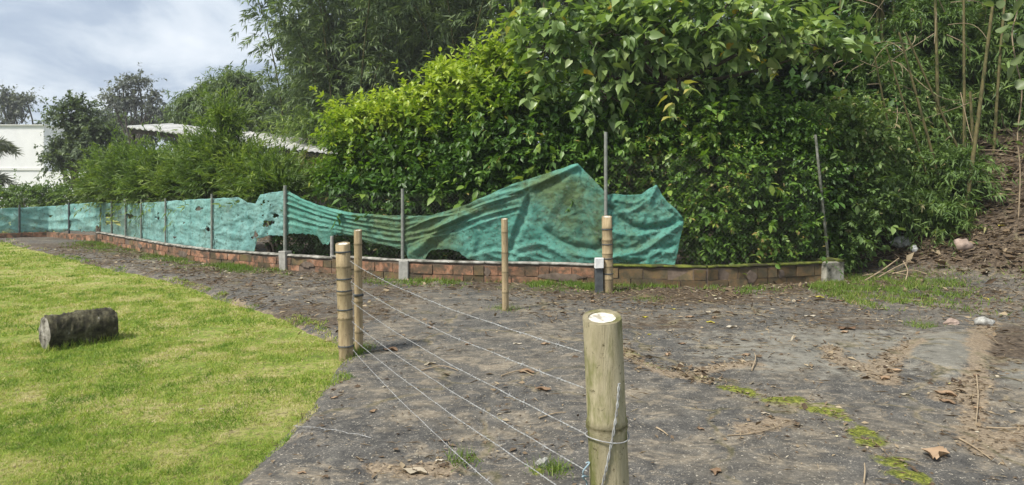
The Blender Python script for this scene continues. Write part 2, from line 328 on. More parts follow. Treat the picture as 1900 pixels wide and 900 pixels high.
def blob_sprays(mb, tmpl, c, rad, n, Ls, nl, Ln, Wd, inner=.45, droop=.25, upb=.25, zmin=None, **kw):
    """shoots growing outward from inside an ellipsoid"""
    c = np.asarray(c, float); rad = np.asarray(rad, float); d = rdir(n); r_ = rng.uniform(inner, 1, (n, 1))**.6
    lump = 1+.30*noise2(d[:, 0]*2.1+c[0], d[:, 2]*2.1+d[:, 1]*1.3, int(abs(c[2]*17)) % 40, 3)[:, None]
    O = c + d*rad*r_*lump - d*Ls*.5
    if zmin is not None: O[:, 2] = np.maximum(O[:, 2], zmin+rng.uniform(0, .25, n))
    D = d + rng.normal(0, .45, d.shape); D[:, 2] += upb
    tv = np.clip(.5 + .55*noise2(O[:, 0]*1.3+O[:, 1], O[:, 2]*1.5, int(abs(c[0]*10)) % 50 + 3, 2) + rng.normal(0, .18, n), 0, 1)
    return sprays(mb, tmpl, O, D, Ls*(.55+rng.gamma(2.0, .32, n)), droop*rng.uniform(.3, 1.6, n), nl, Ln, Wd, tonev=tv, **kw)

# ------------------------------------------------------------------ terrain
BA = A(6.55, 12.5); BN = A(.80, .60)                     # foot of the bank on the right and the way it rises
def bank(X, Y):
    s = (X-BA[0])*BN[0] + (Y-BA[1])*BN[1]; sp = np.log1p(np.exp(np.clip(s*3.2, -40, 40)))/3.2
    return .62*np.minimum(sp, 9)
edge_px = [(-260, 436), (-120, 440), (0, 446), (60, 461), (185, 493), (300, 517), (420, 556), (520, 588), (590, 620), (636, 650), (632, 680), (595, 740), (540, 803), (485, 858), (438, 905), (380, 980), (320, 1120)]
edge = smooth_poly([gp(*p)[:2] for p in edge_px], 8)
moss_px = [(1150, 655), (1210, 685), (1300, 712), (1400, 742), (1470, 757), (1530, 770), (1590, 812), (1640, 852), (1690, 900), (1740, 980)]
moss_l = smooth_poly([gp(*p)[:2] for p in moss_px], 6)
litl_px = [[(1700, 640), (1660, 665), (1640, 690), (1650, 718)], [(1830, 600), (1815, 650), (1812, 710), (1806, 830)], [(1820, 850), (1850, 825), (1910, 808)], [(1790, 720), (1750, 745)],
           [(1150, 655), (1210, 690), (1290, 712)], [(1290, 700), (1340, 685), (1390, 680)], [(1540, 650), (1555, 672), (1600, 690)], [(430, 560), (640, 655)], [(700, 880), (830, 885)], [(1390, 808), (1450, 790)]]
litl = [smooth_poly([gp(*p)[:2] for p in q], 5) for q in litl_px]
wall_top_px = [(185, 432, .30), (300, 452, .30), (395, 465, .30), (530, 474, .30), (620, 478, .32), (750, 484, .34), (900, 487, .35), (1000, 487, .36), (1125, 490, .36), (1310, 496, .34), (1420, 492, .34), (1556, 486, .34)]
WP = np.array([gp(x, y, h)[:2] for x, y, h in wall_top_px]); WPX = np.array([p[0] for p in wall_top_px]); WH = np.array([p[2] for p in wall_top_px])
def wall_at(px, back=0.0):
    """point on the garden wall line seen at photo column px"""
    k = (px-950)/F
    for i in range(len(WP)-1):
        a, b = WP[i], WP[i+1]; d = b-a; den = d[0]-k*d[1]; t = (k*a[1]-a[0])/den
        if t <= 1 or i == len(WP)-2:
            if t < 0 and i > 0: t = 0
            p = a+d*t; n = norm(A(-d[1], d[0])); return p + n*back
def drive_sd(X, Y):
    d, s = dist_poly(X, Y, edge); return -d*s + .055*noise2(np.asarray(X)*1.7, np.asarray(Y)*1.7, 17, 4)*np.clip(np.asarray(Y)/6, .7, 2)            # positive on the driveway
def height(X, Y):
    """top of the ground: lawn at 0, drive slab a little proud, verge humps, bank"""
    X = np.asarray(X, float); Y = np.asarray(Y, float); sdv = drive_sd(X, Y)
    z = np.clip(sdv*.55, -.05, .035) + .012*noise2(X*.9, Y*.9, 5) + .006*noise2(X*3, Y*3, 9)
    return z + bank(X, Y)

mb = MB(); box(mb, (0, 50, -.35), (300, 200, .3))
m_soil = plainmat('distant_ground', [(.3, (.045, .06, .02)), (.7, (.09, .10, .035))], .4, .95, .02)
tag(mb.build('ground', m_soil, smooth=False), kind='structure')

# driveway: asphalt slab, verge and bank in one sheet with masks for soil, moss and old concrete
xs = np.arange(-16.5, 15.01, .075); ys = [1.2]
while ys[-1] < 27: ys.append(ys[-1] + max(.03, .0075*ys[-1]))
ys = np.array(ys); X, Y = np.meshgrid(xs, ys); Z = height(X, Y); sdv = drive_sd(X, Y)
wd, ws = dist_poly(X, Y, WP); wsd = wd*ws                 # distance to the wall line
dm, _ = dist_poly(X, Y, moss_l); lit = np.zeros(X.shape)
for q in litl: dq, _ = dist_poly(X, Y, q); lit = np.maximum(lit, np.exp(-(dq/(.12+.07*noise2(X*2, Y*2, 25)))**2))
moss = np.exp(-(dm/(.09+.09*noise2(X*1.4, Y*1.4, 21)))**2)*np.clip(.7+1.3*noise2(X*2.2, Y*2.2, 22), 0, 1)
for mx_, my_, mr_ in ((1430, 745, .13), (1465, 752, .12), (1525, 768, .12), (1592, 812, .12), (1612, 830, .10), (1655, 866, .10), (1685, 898, .10), (1300, 712, .08), (1008, 888, .09), (1380, 735, .08)):
    q_ = gp(mx_, my_); moss = np.maximum(moss, 1.25*np.exp(-(((X-q_[0])/mr_)**2+((Y-q_[1])/mr_)**2)))
moss = moss*np.clip(.72+1.3*noise2(X*6, Y*6, 23, 2), 0, 1)*1.15
Z = Z - .012*np.exp(-(dm/.05)**2)*(sdv > .1) + .018*np.clip(moss, 0, 1)
pcol = X/Y*F+950; prow = HOR+F*(H-Z)/Y
soil = np.clip((1.9-wd)/1.3, 0, 1)*(.55+.6*noise2(X*1.1, Y*1.1, 31)) + np.clip((prow < 612)*(pcol > 1000)*.45*(.9+noise2(X*1.3, Y*1.3, 33)), 0, 1)
soil = np.maximum(soil, np.clip(bank(X, Y)*4-.15, 0, 1)); soil = np.maximum(soil, np.clip(1-np.hypot((pcol-1880)/110, (prow-640)/55)**2, 0, 1)*.9)
soil = np.maximum(soil, np.clip((7.2-0*X)-0, 0, 1)*np.clip((-X-.6)/1.2, 0, 1)*np.clip((Y-6.5)/1.2, 0, 1)*(.50+.6*noise2(X*.8, Y*1.6, 35)))
green = np.clip((1.15-wd)/.6, 0, 1)*np.clip(.35+1.3*noise2(X*1.0, Y*1.0, 41), 0, 1)
conc = np.clip(1-np.hypot((pcol-1765)/95, (prow-655)/55)**2, 0, 1)*1.0 + np.clip(1-np.hypot((pcol-1900)/60, (prow-690)/45)**2, 0, 1)
conc = np.maximum(conc, .75*np.clip(1-np.hypot((pcol-1560)/420, (prow-650)/75)**2, 0, 1))
Z = Z + .05*np.clip(1-np.hypot((pcol-1765)/85, (prow-650)/48)**2, 0, 1)**.7
nx, ny = len(xs), len(ys); idx = np.arange(nx*ny).reshape(ny, nx)
Fq = np.stack([idx[:-1, :-1], idx[:-1, 1:], idx[1:, 1:], idx[1:, :-1]], -1).reshape(-1, 4)
far_lawn = (sdv < -.35); keepf = ~(far_lawn[:-1, :-1] & far_lawn[1:, 1:] & far_lawn[:-1, 1:] & far_lawn[1:, :-1]).ravel()
m, nt, bs, out = newmat('driveway')
fine = noise(nt, 90, 4, .75); mid = noise(nt, 7, 6, .7); big = noise(nt, 1.1, 5, .6)
asp = ramp(nt, [(.38, (.030, .030, .029)), (.48, (.070, .067, .062)), (.57, (.120, .112, .099)), (.68, (.27, .25, .21))], mth(nt, 'ADD', mth(nt, 'MULTIPLY', fine, .5), mth(nt, 'MULTIPLY', mid, .5)))
asp = mixc(nt, mth(nt, 'MULTIPLY', sstep(nt, big, .44, .62), .55), asp, ramp(nt, [(.38, (.055, .048, .039)), (.65, (.21, .185, .145))], noise(nt, 12, 6, .75)))
tanm = ramp(nt, [(.35, (.14, .115, .083)), (.65, (.36, .305, .225))], noise(nt, 30, 5, .75))
asp = mixc(nt, mth(nt, 'MULTIPLY', sstep(nt, mth(nt, 'ADD', noise(nt, 3.4, 7, .78, 'Object', (1, 1.6, 1), .6), mth(nt, 'MULTIPLY', big, .3)), .64, .79), .72), asp, tanm)
asp = mixc(nt, sstep(nt, noise(nt, 45, 3, .8), .60, .67), asp, (.40, .36, .29))
asp = mixc(nt, mth(nt, 'MULTIPLY', sstep(nt, noise(nt, 2.3, 7, .75), .55, .68), .5), asp, (.036, .035, .033))
cc = ramp(nt, [(.34, (.10, .096, .08)), (.52, (.18, .172, .145)), (.66, (.29, .275, .235))], mth(nt, 'ADD', mth(nt, 'MULTIPLY', mid, .6), mth(nt, 'MULTIPLY', fine, .4)))
brk = mth(nt, 'MULTIPLY', mth(nt, 'SUBTRACT', mid, .5), 2.2)
def mask(nm, k=1.0): return sstep(nt, mth(nt, 'ADD', mth(nt, 'MULTIPLY', attr(nt, nm), k), brk), .35, .75)
c = mixc(nt, mth(nt, 'MULTIPLY', mask('conc'), .8), asp, cc)
so = ramp(nt, [(.34, (.026, .020, .014)), (.5, (.07, .052, .036)), (.66, (.17, .13, .09))], noise(nt, 22, 6, .75))
c = mixc(nt, mask('soil'), c, so)
c = mixc(nt, mth(nt, 'MULTIPLY', mask('green'), .75), c, ramp(nt, [(.3, (.04, .055, .015)), (.7, (.10, .12, .03))], fine))
c = mixc(nt, mask('moss', 1.2), c, ramp(nt, [(.36, (.035, .042, .010)), (.5, (.11, .125, .018)), (.62, (.24, .25, .045))], noise(nt, 38, 5, .75)))
c = mixc(nt, mth(nt, 'MULTIPLY', mask('lit'), .8), c, ramp(nt, [(.3, (.10, .075, .05)), (.7, (.36, .28, .19))], noise(nt, 45, 3, .7)))
vo = nt.nodes.new('ShaderNodeTexVoronoi'); vo.feature = 'DISTANCE_TO_EDGE'; vo.inputs['Scale'].default_value = .55
tcn = nt.nodes.new('ShaderNodeTexCoord'); wn = nt.nodes.new('ShaderNodeTexNoise'); wn.inputs['Scale'].default_value = 2.5; wn.inputs['Detail'].default_value = 4
nt.links.new(tcn.outputs['Object'], wn.inputs['Vector']); ad = nt.nodes.new('ShaderNodeVectorMath'); ad.operation = 'MULTIPLY_ADD'; ad.inputs[1].default_value = (.5, .5, .5)
nt.links.new(wn.outputs['Color'], ad.inputs[0]); nt.links.new(tcn.outputs['Object'], ad.inputs[2]); nt.links.new(ad.outputs[0], vo.inputs['Vector'])
crk = mth(nt, 'SUBTRACT', 1.0, sstep(nt, vo.outputs['Distance'], .003, .022))
c = mixc(nt, mth(nt, 'MULTIPLY', mth(nt, 'MULTIPLY', crk, sstep(nt, noise(nt, 1.7, 3, .6), .40, .56)), .8), c, ramp(nt, [(.4, (.07, .065, .03)), (.6, (.25, .205, .14))], noise(nt, 14, 4, .7)))
nt.links.new(c, bs.inputs['Base Color']); bs.inputs['Roughness'].default_value = .88; bs.inputs['Specular IOR Level'].default_value = .25
bump(nt, bs, mth(nt, 'ADD', mth(nt, 'ADD', fine, mth(nt, 'MULTIPLY', mid, 1.5)), mth(nt, 'MULTIPLY', crk, -1.0)), .55, .010)
mb = MB().add(np.stack([X, Y, Z], -1).reshape(-1, 3), Fq[keepf], soil=soil.ravel(), moss=moss.ravel(), conc=conc.ravel(), green=green.ravel(), lit=lit.ravel())
tag(mb.build('driveway', m), kind='structure')

# lawn
lx = np.arange(-30, 3.01, .3); ly = np.arange(.6, 40, .3); LX, LY = np.meshgrid(lx, ly); LZ = .02*noise2(LX*.5, LY*.5, 51) + .008*noise2(LX*2, LY*2, 52) - .02 - .10*np.clip(drive_sd(LX, LY)*2-.3, 0, 1)
m, nt, bs, out = newmat('lawn')
c = ramp(nt, [(.34, (.09, .16, .025)), (.46, (.22, .29, .05)), (.54, (.36, .35, .12)), (.64, (.48, .41, .22))], mth(nt, 'ADD', mth(nt, 'MULTIPLY', noise(nt, 1.3, 6, .7), .6), mth(nt, 'MULTIPLY', noise(nt, 14, 5, .75), .4)))
c = mixc(nt, mth(nt, 'MULTIPLY', sstep(nt, noise(nt, 24, 5, .75), .50, .62), .7), c, (.13, .105, .055))
nt.links.new(c, bs.inputs['Base Color']); bs.inputs['Roughness'].default_value = .95; bs.inputs['Specular IOR Level'].default_value = .1
bump(nt, bs, noise(nt, 40, 5, .8), 1, .03)
ii = np.arange(len(lx)*len(ly)).reshape(len(ly), len(lx))
mb = MB().add(np.stack([LX, LY, LZ], -1).reshape(-1, 3), np.stack([ii[:-1, :-1], ii[:-1, 1:], ii[1:, 1:], ii[1:, :-1]], -1).reshape(-1, 4))
tag(mb.build('lawn', m), kind='structure')
def lawn_z(X, Y): return .02*noise2(X*.5, Y*.5, 51) + .008*noise2(X*2, Y*2, 52) - .02

def blades(mb, X, Y, Z, Ln, Wd, rnd, lean=.55):
    n = len(X); D = np.stack([rng.normal(0, lean, n), rng.normal(0, lean, n), np.ones(n)], -1); Nn = rdir(n)
    return put_leaves(mb, TRI, np.stack([X, Y, Z], -1), D, Nn, Ln, Wd, rnd)
# lawn blades: density falls and blade size grows with distance
mb = MB()
for d0, d1, dens, ln, wd_ in ((2.6, 4.5, 15000, .035, .0045), (4.5, 7, 9000, .04, .006), (7, 11, 4200, .045, .009), (11, 16, 1700, .05, .014), (16, 24, 600, .055, .02)):
    xmax = .2; x0 = -(950/F+.06)*d1; n = int((xmax-x0)*(d1-d0)*dens); gx = rng.uniform(x0, xmax, n); gy = rng.uniform(d0, d1, n)
    s = drive_sd(gx, gy); k = (s < .05+.20*noise2(gx*2.2, gy*2.2, 61, 4)*np.clip(gy/5, .8, 2)) & (np.abs(gx/gy) < .83); gx = gx[k]; gy = gy[k]; s = s[k]
    t = noise2(gx*.55, gy*.55, 62, 4); t2 = noise2(gx*2.4, gy*2.4, 63, 3)
    keep = rng.uniform(0, 1, len(gx)) < np.clip(.72 - 1.5*np.maximum(t2+.25*t, 0) , .06, 1); gx, gy, t, t2 = gx[keep], gy[keep], t[keep], t2[keep]
    t3 = noise2(gx*6.5, gy*6.5, 64, 3); rn = np.clip(.47 + .25*t + .36*t2 + .62*t3 + rng.normal(0, .16, len(gx)), 0, 1)
    blades(mb, gx, gy, np.where(drive_sd(gx, gy) > -.04, np.maximum(height(gx, gy), lawn_z(gx, gy)), lawn_z(gx, gy))-.004, ln*rng.uniform(.5, 1.4, len(gx))*(1.05-.45*rn), wd_*rng.uniform(.7, 1.3, len(gx)), rn, .8)
tag(mb.build('lawn_grass', M['grass']), 'short patchy yellow green lawn grass around the stone cylinder', 'grass', kind='stuff')

# verge grass along the wall, below the bank and in the cracks
mb = MB(); ti = rng.uniform(0, len(WP)-1.001, 150000); i0 = ti.astype(int); fr_ = (ti-i0)[:, None]; sp_ = WP[i0]*(1-fr_)+WP[i0+1]*fr_
gx = np.concatenate([sp_[:, 0]+rng.normal(0, .45, 150000), rng.uniform(4.5, 11.5, 90000), rng.uniform(-14, -9, 20000)]); gy = np.concatenate([sp_[:, 1]+rng.normal(-.3, .5, 150000), rng.uniform(8, 15, 90000), rng.uniform(14, 22, 20000)])
wd_, ws_ = dist_poly(gx, gy, WP); pc = gx/gy*F+950; pr = HOR+F*(H-height(gx, gy))/gy
v = noise2(gx*1.1, gy*1.3, 71, 3)
strip = np.exp(-((wd_-.25)/.42)**2)*(gx < 5.9)*np.clip(.25+1.5*v, 0, 1)*np.where(pc < 500, .8, 1)*np.where((pc > 1130) & (pc < 1500), .45, 1)
right = np.clip(1-np.hypot((pc-1660)/165, (pr-540)/38)**2, 0, 1)*1.5 + np.clip(1-np.hypot((pc-1850)/130, (pr-545)/55)**2, 0, 1)*np.clip(.2+2*v, 0, 1)*.8
left = np.clip(1-np.hypot((pc-190)/90, (pr-456)/14)**2, 0, 1)*.5
p = np.clip(strip+right+left, 0, 1)*(drive_sd(gx, gy) > .05)*(np.abs(gx/gy) < .85)*np.where(ws_ > 0, 1, 1)
bk_ = bank(gx, gy); p = np.clip(p*np.clip(.5+1.6*noise2(gx*4, gy*4, 73), .05, 1.2)+.10*(bk_ > .05)*(noise2(gx*1.6, gy*1.6, 74) > .12), 0, 1)*(np.abs(gx/gy) < .85)*(drive_sd(gx, gy) > .05); k = rng.uniform(0, 1, len(gx)) < p; gx, gy, v = gx[k], gy[k], v[k]
blades(mb, gx, gy, height(gx, gy)-.005, rng.uniform(.03, .11, len(gx)), rng.uniform(.008, .018, len(gx)), np.clip(.5-.3*v+rng.normal(0, .2, len(gx)), 0, 1), .6)
t = rng.uniform(0, 1, 2600); i = (t*(len(moss_l)-1)).astype(int); bx_ = moss_l[i]+rng.normal(0, .045, (2600, 2)); kk = noise2(bx_[:, 0]*2.2, bx_[:, 1]*2.2, 22) > -.1; bx_ = bx_[kk]
blades(mb, bx_[:, 0], bx_[:, 1], height(bx_[:, 0], bx_[:, 1])-.012, rng.uniform(.01, .03, len(bx_)), .004, rng.uniform(.3, .9, len(bx_)), .9)
for cx, cy, n, s_ in ((643, 664, 260, .09), (668, 652, 160, .07), (938, 579, 200, .10), (1128, 543, 220, .12), (1715, 612, 260, .10), (1020, 886, 160, .05), (860, 868, 120, .05), (665, 655, 200, .07), (648, 662, 200, .06), (1205, 560, 160, .12), (1040, 890, 60, .04)):
    c0 = gp(cx, cy); q = c0[:2]+rng.normal(0, s_, (n, 2)); blades(mb, q[:, 0], q[:, 1], height(q[:, 0], q[:, 1])-.005, rng.uniform(.03, .10, n), .006, rng.uniform(.2, .8, n), .7)
tag(mb.build('verge_grass', M['verge']), 'rough green grass tufts along the brick wall and bank foot', 'grass', kind='stuff')

# leaf litter
mb = MB(); n = 250000; gx = rng.uniform(-12, 11, n); gy = 2.2+22*rng.uniform(0, 1, n)**1.5
z = height(gx, gy); pc = gx/gy*F+950; pr = HOR+F*(H-z)/gy; wd_, ws_ = dist_poly(gx, gy, WP); b = bank(gx, gy); v = noise2(gx*1.2, gy*1.2, 81, 4)
p = .06+.28*np.clip(v*2.4, 0, 1) + .35*np.clip((2.2-wd_)/1.5, 0, 1) + 1.5*np.clip(b*3-.1, 0, 1) + .25*((pr < 600) & (pc > 1000)) + .22*(pc < 620)
for q in litl+[moss_l]: dq, _ = dist_poly(gx, gy, q); p = p+1.3*np.exp(-(dq/.12)**2)
k = (rng.uniform(0, 1, n) < p*.5) & (drive_sd(gx, gy) > .03) & (np.abs(gx/gy) < .9); gx, gy, z = gx[k], gy[k], z[k]; n = len(gx)
D = rdir(n); D[:, 2] *= .22; s = np.exp(rng.normal(0, .5, n))*(1+.9*(bank(gx, gy) > .15))*np.where(gy > 8, .042, np.where(gy > 5, .032, .024))
put_leaves(mb, KITE, np.stack([gx, gy, z+.008], -1), D, UP+rng.normal(0, .35, (n, 3)), s, s*rng.uniform(.25, .7, n), rng.beta(1.6, 1.8, n))
k = rng.uniform(0, 1, n) < .40; ns_ = int(k.sum()); D = rdir(ns_); D[:, 2] *= .10
put_leaves(mb, LANCE, np.stack([gx, gy, z+.012], -1)[k]+rng.normal(0, .08, (ns_, 3))*[1, 1, 0], D, UP+rng.normal(0, .2, (ns_, 3)), rng.uniform(.04, .15, ns_)*np.clip(gy[k]/6, .7, 1.6), .005*np.clip(gy[k]/5, .7, 2), rng.uniform(.5, .95, ns_))
tag(mb.build('leaf_litter', M['litter']), 'scattered brown leaf litter over the asphalt and the bank', 'leaf litter', kind='stuff')

# ------------------------------------------------------------------ brick garden wall
def wall_h(px): return np.interp(px, WPX, WH)
wl = thing('brick_wall', (*wall_at(750), 0), 'low brick garden wall running under the green netting', 'wall')
def brick_mesh(name, mat):
    mb = MB(); box(mb, (0, 0, 0), (1, 1, 1), jit=.012); o = mb.build(name, mat, smooth=False); return o
def course_run(P0, P1, zs, thick, blen, mat_of, parent, proto):
    d = P1-P0; ln = np.linalg.norm(d); n = max(1, round(ln/blen)); ang = math.atan2(d[1], d[0]); st = ln/n
    for k, (z0, hh) in enumerate(zs):
        off = .5*st*(k % 2); a = 0.0
        cuts = [0]+[c for c in np.arange(1, n+1)*st-off if 0.05 < c < ln-.05]+[ln]
        for s0, s1 in zip(cuts[:-1], cuts[1:]):
            mid_ = P0+d/ln*(s0+s1)/2; nn = A(-d[1], d[0])/ln*rng.normal(0, .006)
            src = mat_of((s0+s1)/2)
            o = share(proto[src], 'brick', (mid_[0]+nn[0], mid_[1]+nn[1], z0+hh/2+rng.normal(0, .002)), (rng.normal(0, .01), rng.normal(0, .008), ang+rng.normal(0, .012)), (s1-s0-.011, thick, hh-.009), parent)
            bv = o
proto = {0: brick_mesh('brick', M['brick']), 1: brick_mesh('brick', M['mossbrick'])}
for i in range(len(WP)-1):
    a, b = WP[i], WP[i+1]; h = .335 if i > 3 else .30; right_ = WPX[i] >= 1125
    d = b-a; ang = math.atan2(d[1], d[0]); ln = np.linalg.norm(d); nv = A(-d[1], d[0])/ln; c0 = (a+b)/2
    core = MB(); box(core, (*c0, h/2-.06), (ln+.04, .095, h+.10), ang); core.build('mortar_core', M['mortar'], wl, smooth=False)
    zs = [(-.03, .17), (.14, h-.17)]
    course_run(a, b, zs, .125, .36, (lambda s: 1) if right_ else (lambda s: 0 if rng.uniform() < .8 else 1), wl, proto)
    cp = MB(); nseg = max(2, int(ln/.15)); t = np.linspace(0, 1, nseg)
    Pc = a[None]+d[None]*t[:, None]; hh_ = h+.012+.008*noise2(Pc[:, 0]*5, Pc[:, 1]*5, 91)
    ring = []
    for k in range(nseg):
        q = Pc[k]; wv = .072+.010*rng.normal(); 
        for sx, zz_ in ((-1, -.016), (-1, .012), (-.6, .022), (.6, .022), (1, .012), (1, -.016)): ring.append([q[0]+nv[0]*wv*sx, q[1]+nv[1]*wv*sx, hh_[k]+zz_+.004*rng.normal()])
    q = np.arange(nseg-1)[:, None]*6; j = np.arange(6)[None]; j2 = (j+1) % 6
    cp.add(ring, np.concatenate([np.stack([q+j, q+j2, q+6+j2, q+6+j], -1).reshape(-1, 4)]))
    cp.build('moss_cap' if right_ else 'mortar_cap', M['moss'] if right_ else M['capstone'], wl)
for o in proto.values(): bpy.data.objects.remove(o)
# plaster smears on the wall face
for px, zc, wdt, ht in ((1040, .14, .75, .13), (1390, .17, .18, .2), (1445, .2, .12, .15), (905, .2, .10, .16), (575, .16, .35, .12), (345, .15, .5, .12), (265, .16, .3, .14)):
    a = wall_at(px); b = wall_at(px+8); ang = math.atan2(*(b-a)[::-1]); nv = A(-math.sin(ang), math.cos(ang))
    th = np.arange(14)*2*np.pi/14; rr = 1+rng.normal(0, .16, 14); c0 = a-nv*.072
    ring = np.stack([c0[0]+math.cos(ang)*np.cos(th)*rr*wdt/2, c0[1]+math.sin(ang)*np.cos(th)*rr*wdt/2, zc+np.sin(th)*rr*ht/2], -1)
    mb = MB().add(np.vstack([ring, ring*[1, 1, 1]+A(nv[0]*.03, nv[1]*.03, 0), [[c0[0]-nv[0]*.006, c0[1]-nv[1]*.006, zc]]]), [[i, (i+1) % 14, 28] for i in range(14)]).add(np.vstack([ring, ring+A(nv[0]*.03, nv[1]*.03, 0)]), [[i, i+14, (i+1) % 14+14, (i+1) % 14] for i in range(14)])
    mb.build('plaster_patch', M['mortar'], wl)
# concrete end block with moss on it
e0 = wall_at(1536); eb = thing('concrete_block', (e0[0], e0[1]-.02, height(e0[0], e0[1])), 'pale concrete block with moss ending the brick wall', 'block')
mb = MB(); nb = 9
for i in range(1): box(mb, (e0[0], e0[1]-.03, .17), (.38, .30, .42), .32, jit=.012)
blk = bevel(mb.build('block', M['blockstone'], eb, smooth=False), .025, 3)
mb = MB(); th = np.linspace(0, 2*np.pi, 16, endpoint=False); rr = .2+.03*rng.normal(size=16)
ring = np.stack([e0[0]+np.cos(th)*rr, e0[1]-.03+np.sin(th)*rr*.75, np.full(16, .37)], -1)
mb.add(np.vstack([ring, ring*[1, 1, 1]+[0, 0, .035], [[e0[0], e0[1]-.03, .44]]]), [[i, (i+1) % 16, (i+1) % 16+16, i+16] for i in range(16)])
mb.add(np.vstack([ring+[0, 0, .035], [[e0[0], e0[1]-.03, .43]]]), [[i, (i+1) % 16, 16] for i in range(16)])
mb.build('moss_cushion', M['moss'], blk)

# far wall on the left: one low course under the far net
fl_px = [(185, 439), (90, 441), (0, 444), (-150, 448)]
FP = np.array([gp(*p)[:2] for p in fl_px]); FP[0] = WP[0]+A(-.1, .25)
fw = thing('brick_wall', (*FP[1], 0), 'low broken brick kerb wall under the far pale teal netting', 'wall')
proto = {0: brick_mesh('brick', M['brick'])}
for a, b in zip(FP[:-1], FP[1:]):
    d = b-a; ln = np.linalg.norm(d); core = MB(); box(core, (*((a+b)/2), .04), (ln+.02, .10, .22), math.atan2(d[1], d[0])); core.build('mortar_core', M['mortar'], fw, smooth=False)
    course_run(a, b, [(.0, .19)], .14, .42, lambda s: 0, fw, proto)
for o in proto.values(): bpy.data.objects.remove(o)

# ------------------------------------------------------------------ fence posts and chain link
fence = thing('chain_link_fence', (*wall_at(750), .34), 'tall chain link fence with grey metal posts on the brick wall', 'fence')
def post(parent, px, ytop, ybot, r, mat, name='post', pxtop=None, back=0.0):
    b = wall_at(px, back); d = b[1]; p0 = at(px, ybot, d); p1 = at(pxtop if pxtop else px, ytop, d)
    mb = MB(); addtube(mb, [p0, p0*.7+p1*.3, p0*.3+p1*.7, p1], [r, r, r, r*.98], 10)
    return mb.build(name, mat, parent)
for px, yt, yb, r_, mt in ((207, 372, 442, .03, 'metal'), (233, 370, 450, .03, 'metal'), (262, 370, 455, .028, 'metal'), (307, 368, 462, .026, 'metal'), (393, 360, 476, .03, 'metal'), (529, 344, 500, .042, 'metal'), (747, 350, 512, .036, 'metal'), (1124, 245, 520, .036, 'metal')):
    post(fence, px, yt, yb, r_*.8, M[mt])
post(fence, 1538, 250, 492, .022, M['mossmetal'], pxtop=1513)
post(fence, 616, 438, 482, .032, M['concrete'], name='pipe_stub')
a = wall_at(530); mb = MB(); box(mb, (a[0], a[1]-.02, .18), (.17, .19, .42), -.4, jit=.006); bevel(mb.build('post_footing', M['concrete'], fence, smooth=False), .012)
a = wall_at(752); mb = MB(); box(mb, (a[0], a[1]-.02, .15), (.16, .19, .42), -.2, jit=.006); bevel(mb.build('post_footing', M['concrete'], fence, smooth=False), .012)
def chainlink(pxs, ztop, zbot, parent, pitch=.075):
    mb = MB()
    P = [wall_at(x) for x in pxs]
    for a, b in zip(P[:-1], P[1:]):
        d = b-a; ln = np.linalg.norm(d); u = A(*(d/ln), 0); hgt = ztop-zbot
        for s in np.arange(-hgt, ln, pitch):
            for flip in (0, 1):
                s0, s1 = max(s, 0), min(s+hgt, ln)
                if s1 <= s0: continue
                z0, z1 = zbot+(s0-s), zbot+(s1-s)
                if flip: z0, z1 = ztop-(s0-s), ztop-(s1-s)
                off = A(-u[1], u[0], 0)*(-.012 if flip else -.016)
                mb.add(*tube([A(*a, z0)+u*s0+off, A(*a, z1)+u*s1+off], .0007, 3))
    return mb.build('wire_mesh', M['chain'], parent)
chainlink([1128, 1310, 1420, 1535], 2.1, .38, fence); chainlink([530, 620, 747, 900, 1000, 1122], 1.5, .38, fence)
ff = thing('chain_link_fence', (*FP[1], .1), 'far low fence with thin posts behind the lawn end', 'fence')
for px, yt in ((128, 376), (36, 380), (-60, 384)):
    k = (px-950)/F; a, b = (FP[0], FP[1]) if px > 90 else ((FP[1], FP[2]) if px > 0 else (FP[2], FP[3])); d = b-a; t = (k*a[1]-a[0])/(d[0]-k*d[1]); q = a+d*t
    p1 = at(px, yt, q[1]); mb = MB(); addtube(mb, [A(q[0], q[1], 0), A(q[0], q[1], p1[2])], .03, 8); mb.build('post', M['dark_metal'], ff)

